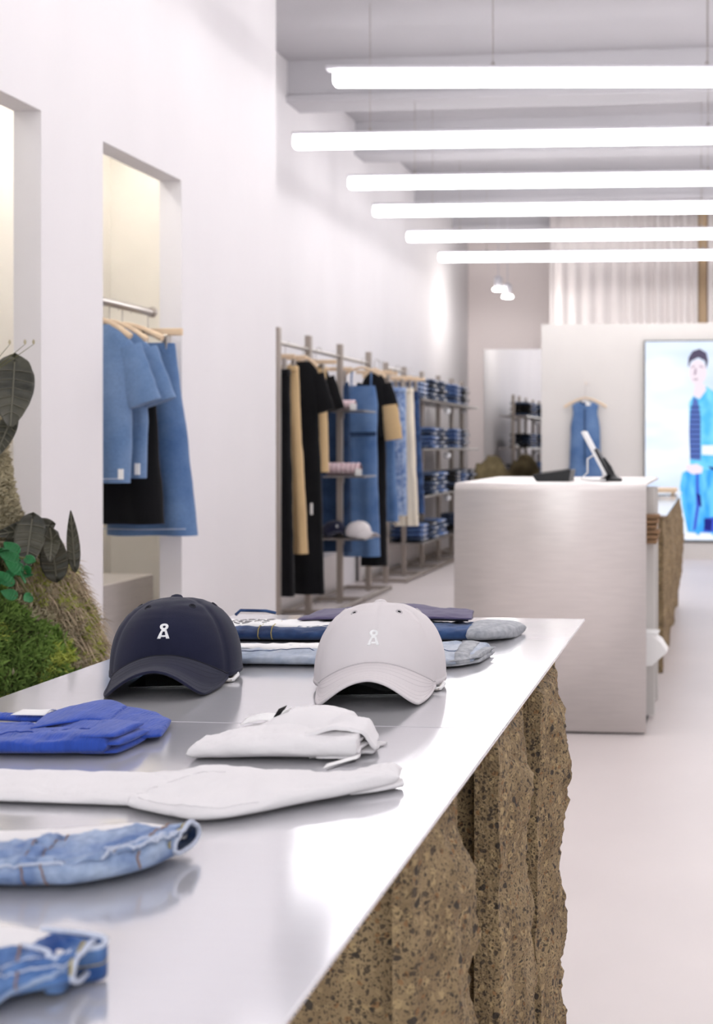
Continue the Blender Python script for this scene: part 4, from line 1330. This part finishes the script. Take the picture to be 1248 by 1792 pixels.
jeans_details(K1, t, o, [([(.2, .09), (.5, .1), (.75, .1), (.97, .1)], .0007, 'seam_pale'), ([(.2, .16), (.5, .17), (.75, .17), (.97, .17)], .0007, 'seam_pale'),
                         ([(.945, .3), (.945, .2), (.95, .1), (.955, 0)], .0011, 'seam_gold'), ([(.62, .34), (.62, .22), (.62, .08), (.62, -.05)], .0008, 'seam_tan')],
              [([(.1, .125), (.4, .13), (.7, .135), (.975, .135)], .028, 'denim_mid', .0024, 't')])
for k in range(4):
    K1.line([(.45 + .05 * k, -.06 + .01 * k), (.6 + .05 * k, -.02 + .012 * k), (.78 + .04 * k, .03 + .01 * k)], .0016, .0002).build('fold_crease', 'denim_light', t, o)
Q2 = Pad([(-0.626, 0.786), (-0.536, 0.788), (-0.476, 0.798), (-0.431, 0.791)], [(-0.626, 0.821), (-0.536, 0.824), (-0.466, 0.826), (-0.421, 0.814)], [.008, .009, .008, .008], [.012, .014, .01, .006], n=2.2, wr=.002, seed=43., lift=[.019, .0195, .019, .017])
Q2.mesh(60, 26).build('pocket_lining', 'cotton_white', t, o)
WB = [(-0.462, .80), (-0.444, .792), (-0.434, .785), (-0.431, .778), (-0.424, .7826), (-0.426, .797), (-0.418, .803), (-0.409, .807), (-0.411, .8155), (-0.422, .818), (-0.444, .822), (-0.462, .826)]
def band(u, v):
    p = curve(WB, u)
    return (p[0], p[1], TZ + .003 + .022 * v + .002 * math.sin(9 * u))
MB().grid(band, 80, 6).build('waistband', 'denim_mid', t, o, solid=.0028)
MB().tube([band(i / 80, 1.) for i in range(81)], .0019, 6).build('waistband_edge', 'seam_pale', t, o)
MB().tube([band(.3 + .6 * i / 60, .5) for i in range(61)], .0017, 6).build('waistband_stitch', 'seam_gold', t, o)
MB().grid(lambda u, v: (lerp(-.465, -.422, u), lerp(.796, .82, v) + .004 * u, TZ + .004 + .002 * v), 6, 6).build('inside', 'denim_dark', t, o, solid=.002)  # dark sheet painting the shade inside the waistband loop
# ---- pale blue jeans behind the caps
t, o = folded('folded_jeans', 'pale blue jeans folded behind the off-white cap', 'jeans', (-.6, 2.08), g)
A1 = Pad([(-.86, 1.965), (-.771, 1.975), (-.65, 1.98), (-.52, 1.985), (-.43, 1.988), (-.392, 2.03)], [(-.86, 2.13), (-.8, 2.13), (-.68, 2.14), (-.52, 2.17), (-.45, 2.19), (-.39, 2.17)],
         [.022, .022, .022, .022, .022, .018], [.018] * 6, n=2.8, wr=.004, ws=28, seed=51.)
A1.mesh(110, 50).build('folded_body', 'denim_pale', t, o)
A1.strip([(.88, .36), (.885, .25), (.89, .12), (.9, .02), (.91, -.05)], .05, .0012, 30, 'u').build('turned_cuff', 'denim_cuff', t, o, solid=.0016)
for k, zl in enumerate((.001, .009)):
    Pad([(-.46, 1.989), (-.42, 1.992), (-.385, 2.032)], [(-.46, 2.1), (-.42, 2.12), (-.375, 2.14)], [.008] * 3, [.008] * 3, n=2.2, wr=.0016, seed=53. + k, lift=[zl] * 3).mesh(34, 26).build('cuff_layer', 'denim_cuff', t, o)
A1.line([(.05, .2), (.3, .19), (.6, .2), (.85, .2)], .0007).build('stitch_seam', 'denim_dark', t, o)
A1.strip([(.02, .3), (.2, .29), (.4, .3), (.5, .31)], .06, .0015, 40, 't').build('paper_band', 'paper', t, o, solid=.0008)

# ---- dark blue jeans at the back
t, o = folded('folded_jeans', 'dark blue jeans with grey turned cuffs at the back of the table', 'jeans', (-.65, 2.32), g)
D1 = Pad([(-.95, 2.215), (-.872, 2.221), (-.75, 2.225), (-.6, 2.24), (-.5, 2.25), (-.43, 2.262)], [(-.96, 2.38), (-.88, 2.385), (-.766, 2.39), (-.6, 2.4), (-.5, 2.4), (-.43, 2.39)],
         [.026, .027, .027, .028, .028, .026], [.022] * 6, n=2.7, wr=.005, ws=26, seed=61.)
D1.mesh(120, 50).build('folded_body', 'denim_dark', t, o)
D2 = Pad([(-.45, 2.255), (-.42, 2.252), (-.385, 2.275), (-.372, 2.31)], [(-.46, 2.4), (-.43, 2.405), (-.39, 2.415), (-.36, 2.40)], [.027, .03, .028, .02], [.024, .028, .026, .018], n=2.4, wr=.0024, seed=63.)
D2.mesh(50, 44).build('turned_cuff', 'denim_cuff', t, o)
for uu in (.27, .31): D1.line([(uu, .33), (uu, .2), (uu + .005, .1), (uu + .01, .0), (uu + .012, -.05)], .0008).build('stitch_seam', 'seam_gold', t, o)
pb = D1.strip([(.03, .27), (.2, .26), (.35, .25), (.5, .24)], .08, .002, 40, 't').build('waist_paper_label', 'paper', t, o, solid=.0008)
for k in range(5):
    for j in range(3):
        D1.strip([(.12 + .035 * k, .225 + .022 * j), (.145 + .035 * k, .224 + .022 * j)], .005, .0036, 6, 't').build('printed_mark', 'print_grey', pb, o, solid=.0003)
MB().tube([(-.94, 2.40, TZ + .026), (-.93, 2.40, TZ + .035), (-.88, 2.405, TZ + .034), (-.86, 2.405, TZ + .03)], .003, 8).build('belt_loop', 'denim_dark', t, o)

# ---- purple tee lying on the dark jeans
t, o = folded('folded_tee', 'muted purple tee folded on top of the dark jeans', 'tee', (-.63, 2.45), g)
V1 = Pad([(-.785, 2.31), (-.7, 2.31), (-.6, 2.32), (-.52, 2.325), (-.452, 2.33)], [(-.77, 2.43), (-.69, 2.46), (-.62, 2.475), (-.54, 2.46), (-.47, 2.44)], [.008, .01, .011, .01, .01], [.01, .014, .016, .012, .01], n=2.5, wr=.004, seed=71., lift=[.027, .030, .031, .030, .029])
V1.mesh(90, 40).build('folded_body', 'cotton_purple', t, o)
V2 = Pad([(-.78, 2.318), (-.6, 2.326), (-.46, 2.334)], [(-.76, 2.42), (-.6, 2.46), (-.48, 2.43)], [.006] * 3, [.006] * 3, n=2.4, wr=.001, seed=73., lift=[.0255, .0275, .0265])
V2.mesh(60, 30).build('lower_layer', 'navy_dark', t, o)


# ================================================================== MOSS MOUND WITH PLANTS, left of the table
MC = (-1.87, 2.9)
RT = [(1.36, .02), (1.33, .08), (1.26, .12), (1.15, .135), (1.04, .165), (.916, .26), (.806, .31), (.71, .34), (.4, .37), (0, .37)]
t = thing('moss_mound', 'tall mound covered with green and dried moss left of the table', 'plant display', (MC[0], MC[1], 0))
off = (MC[0], MC[1], 0)
def mound(th, z, o=0.):
    r = interp(RT, z)
    k = 1 + .16 * fr(math.cos(th), math.sin(th), z * 2.2, 1.8, 3., 4)
    r = r * k + o
    return Vector((MC[0] + r * math.cos(th), MC[1] + r * math.sin(th) * 1.0, z))
mb = MB()
mb.grid(lambda v, u: tuple(mound(2 * PI * u, lerp(0, 1.36, v))), 70, 70, cv=True)
mb.f.append(tuple(70 * 70 + k for k in range(70)))
mb.build('earth_core', 'soil', t, off)
def tufts(name, m, num, zr, thr, size, sel=None, droop=.0, seed=1, nb=4, wid=.12):
    rnd = random.Random(seed)
    V = []; Fc = []
    cnt = 0
    while cnt < num:
        th = rnd.uniform(*thr); z = rnd.uniform(*zr)
        if sel and not sel(th, z, rnd): continue
        cnt += 1
        p = mound(th, z, -.004)
        out = Vector((math.cos(th), math.sin(th), .35)).normalized()
        for b in range(nb):
            d = (out + Vector((rnd.gauss(0, .7), rnd.gauss(0, .7), rnd.gauss(0, .6) - droop))).normalized()
            L = size * rnd.uniform(.5, 1.4)
            sd_ = d.cross(Vector((rnd.gauss(0, 1), rnd.gauss(0, 1), rnd.gauss(0, 1)))).normalized() * L * wid
            i = len(V)
            mid = p + d * L * .55
            tip = p + d * L + Vector((0, 0, -droop * L * .8 + rnd.gauss(0, .15) * L))
            V += [p - sd_ * .6, p + sd_ * .6, mid + sd_, mid - sd_, tip]
            Fc += [(i, i + 1, i + 2, i + 3), (i + 3, i + 2, i + 4)]
    MB().add(V, Fc).build(name, m, t, off, smooth=False, kind='stuff')
front = (-PI * .75, PI * .3)
def gz(th, z): return fr(math.cos(th) * 1.2, math.sin(th) * 1.2, z * 4, 1.6, 12., 3)
def green_zone(th, z): return z < 1.0 - .3 * max(0, (th + 1.05)) + .12 * gz(th, z) and th < .3
tufts('green_moss', 'moss_green', 9000, (.5, 1.05), front, .022, lambda th, z, r: green_zone(th, z) and gz(th + 3, z + 2) < .1, seed=2)
tufts('bright_moss', 'moss_bright', 6000, (.5, 1.05), front, .02, lambda th, z, r: green_zone(th, z) and gz(th + 3, z + 2) > -.05, seed=3)
tufts('dry_moss', 'moss_dry', 11000, (.55, 1.34), front, .016, lambda th, z, r: not green_zone(th, z) or r.random() < .05, seed=4)
tufts('olive_moss', 'moss_bright', 1500, (.5, .95), (-1.1, .4), .018, lambda th, z, r: not green_zone(th, z) and gz(th + 1, z) > .0, seed=8)
tufts('dry_rootlets', 'root_brown', 1500, (.55, 1.0), (-1.2, .5), .042, lambda th, z, r: not green_zone(th, z - .06), droop=.6, seed=5, nb=3, wid=.02)


def leaf_mesh(L, W, bend, n=14, lobes=True):
    """ovate leaf along +z with a wavy quilted blade bending towards -y; returns blade and vein builders"""
    def P(u, s):
        a = u
        wv = W * (math.sin(PI * min(1, a ** .72)) ** .8) * (1 - .15 * a)
        y = -bend * L * a * a - .12 * W * abs(s) ** 1.5 + .09 * W * math.sin(a * 42 - 6 * abs(s)) * min(1, 3 * abs(s)) * (1 - a)
        return Vector((s * wv, y, a * L - (.12 * L * abs(s) * (1 - a) ** 2 if lobes else 0)))
    bl = MB(); bl.grid(lambda u, v: tuple(P(u, 2 * v - 1)), 28, 12)
    ve = MB()
    ve.tube([P(i / 20, 0) + Vector((0, -.0015, 0)) for i in range(20)], .0022, 5)
    for k in range(6):
        a0 = .12 + .12 * k
        for s in (-1, 1):
            ve.tube([P(min(a0 + .1 * q, .99), s * q * .9) + Vector((0, -.0015, 0)) for q in [i / 6 for i in range(7)]], .0012, 4)
    return bl, ve


def plant(name, label, base, leaves, m='leaf_dark', veins=True):
    """leaves: (leaf base, leaf tip, half width, bend), blades turned towards the aisle"""
    t = thing(name, label, 'plant', base)
    for (b0, tip, W, bend) in leaves:
        b0 = Vector(b0); tip = Vector(tip)
        zax = (tip - b0).normalized()
        L = (tip - b0).length
        face = Vector((.5, -.85, .15))
        xax = (-face).cross(zax).normalized()
        yax = zax.cross(xax).normalized()
        M = Matrix((xax, yax, zax)).transposed()
        bl, ve = leaf_mesh(L, W, bend)
        q = b0 - Vector(base)
        b = MB(); b.add([q + M @ Vector(p) for p in bl.v], bl.f)
        lf = b.build('leaf', m, t, solid=.001)
        if veins:
            v = MB(); v.add([q + M @ Vector(p) for p in ve.v], ve.f); v.build('leaf_veins', 'leaf_vein', lf)
        MB().tube([(0, 0, 0), q * .55 + Vector((0, 0, .015)), q], .003, 6).build('stem', 'stem', t)
    return t


plant('alocasia_plant', 'large dark veined leaf plant at the top of the moss mound', (-1.78, 2.88, 1.27),
      [((-1.69, 2.899, 1.422), (-1.651, 2.812, 1.242), 0.05, 0.15),
      ((-1.657, 2.834, 1.291), (-1.679, 2.79, 1.182), 0.022, 0.1),
      ((-1.744, 2.899, 1.384), (-1.766, 2.812, 1.231), 0.05, 0.2),
      ((-1.711, 2.834, 1.307), (-1.733, 2.78, 1.198), 0.03, 0.2)])
plant('alocasia_plant', 'cluster of dark striped leaves halfway up the moss mound', (-1.64, 2.88, .96),
      [((-1.591, 2.878, 1.029), (-1.684, 2.79, 1.007), 0.026, 0.2),
      ((-1.608, 2.834, 1.046), (-1.591, 2.769, 0.92), 0.036, 0.15),
      ((-1.561, 2.856, 0.909), (-1.566, 2.834, 1.035), 0.033, 0.1),
      ((-1.526, 2.878, 0.931), (-1.531, 2.867, 1.067), 0.016, 0.05),
      ((-1.624, 2.856, 1.035), (-1.657, 2.78, 0.948), 0.028, 0.2),
      ((-1.57, 2.856, 1.013), (-1.542, 2.79, 0.937), 0.02, 0.15)])
sp = []
rnd = random.Random(9)
for k in range(26):
    c = Vector((-1.61 + rnd.uniform(-.07, .06), 2.74 + rnd.uniform(-.04, .02), .945 + rnd.uniform(-.05, .06)))
    c.z -= (c.x + 1.61) * .6
    sp.append((c, c + Vector((rnd.uniform(-.04, .04), rnd.uniform(-.04, .0), rnd.uniform(-.01, .035))), rnd.uniform(.011, .017), .2))
plant('creeping_plant', 'small bright green leafy plant growing on the moss mound', (-1.66, 2.78, .93), sp, 'leaf_succulent', False)
t = thing('dry_sprig', 'thin dry twig sprig at the very top of the moss mound', 'sprig', (-1.74, 2.86, 1.34))
for k in range(6):
    a = -.9 + .45 * k
    MB().tube([(0, 0, 0), (.04 * math.sin(a), -.02, .06), (.11 * math.sin(a) + .03, -.03, .12)], [.0015, .0012, .0006], 5).build('twig', 'stem', t)
    MB().lathe([(.0005, -.006), (.003, -.002), (.003, .003), (.0005, .007)], (.11 * math.sin(a) + .03, -.03, .125), 8).build('bud', 'moss_dry', t)
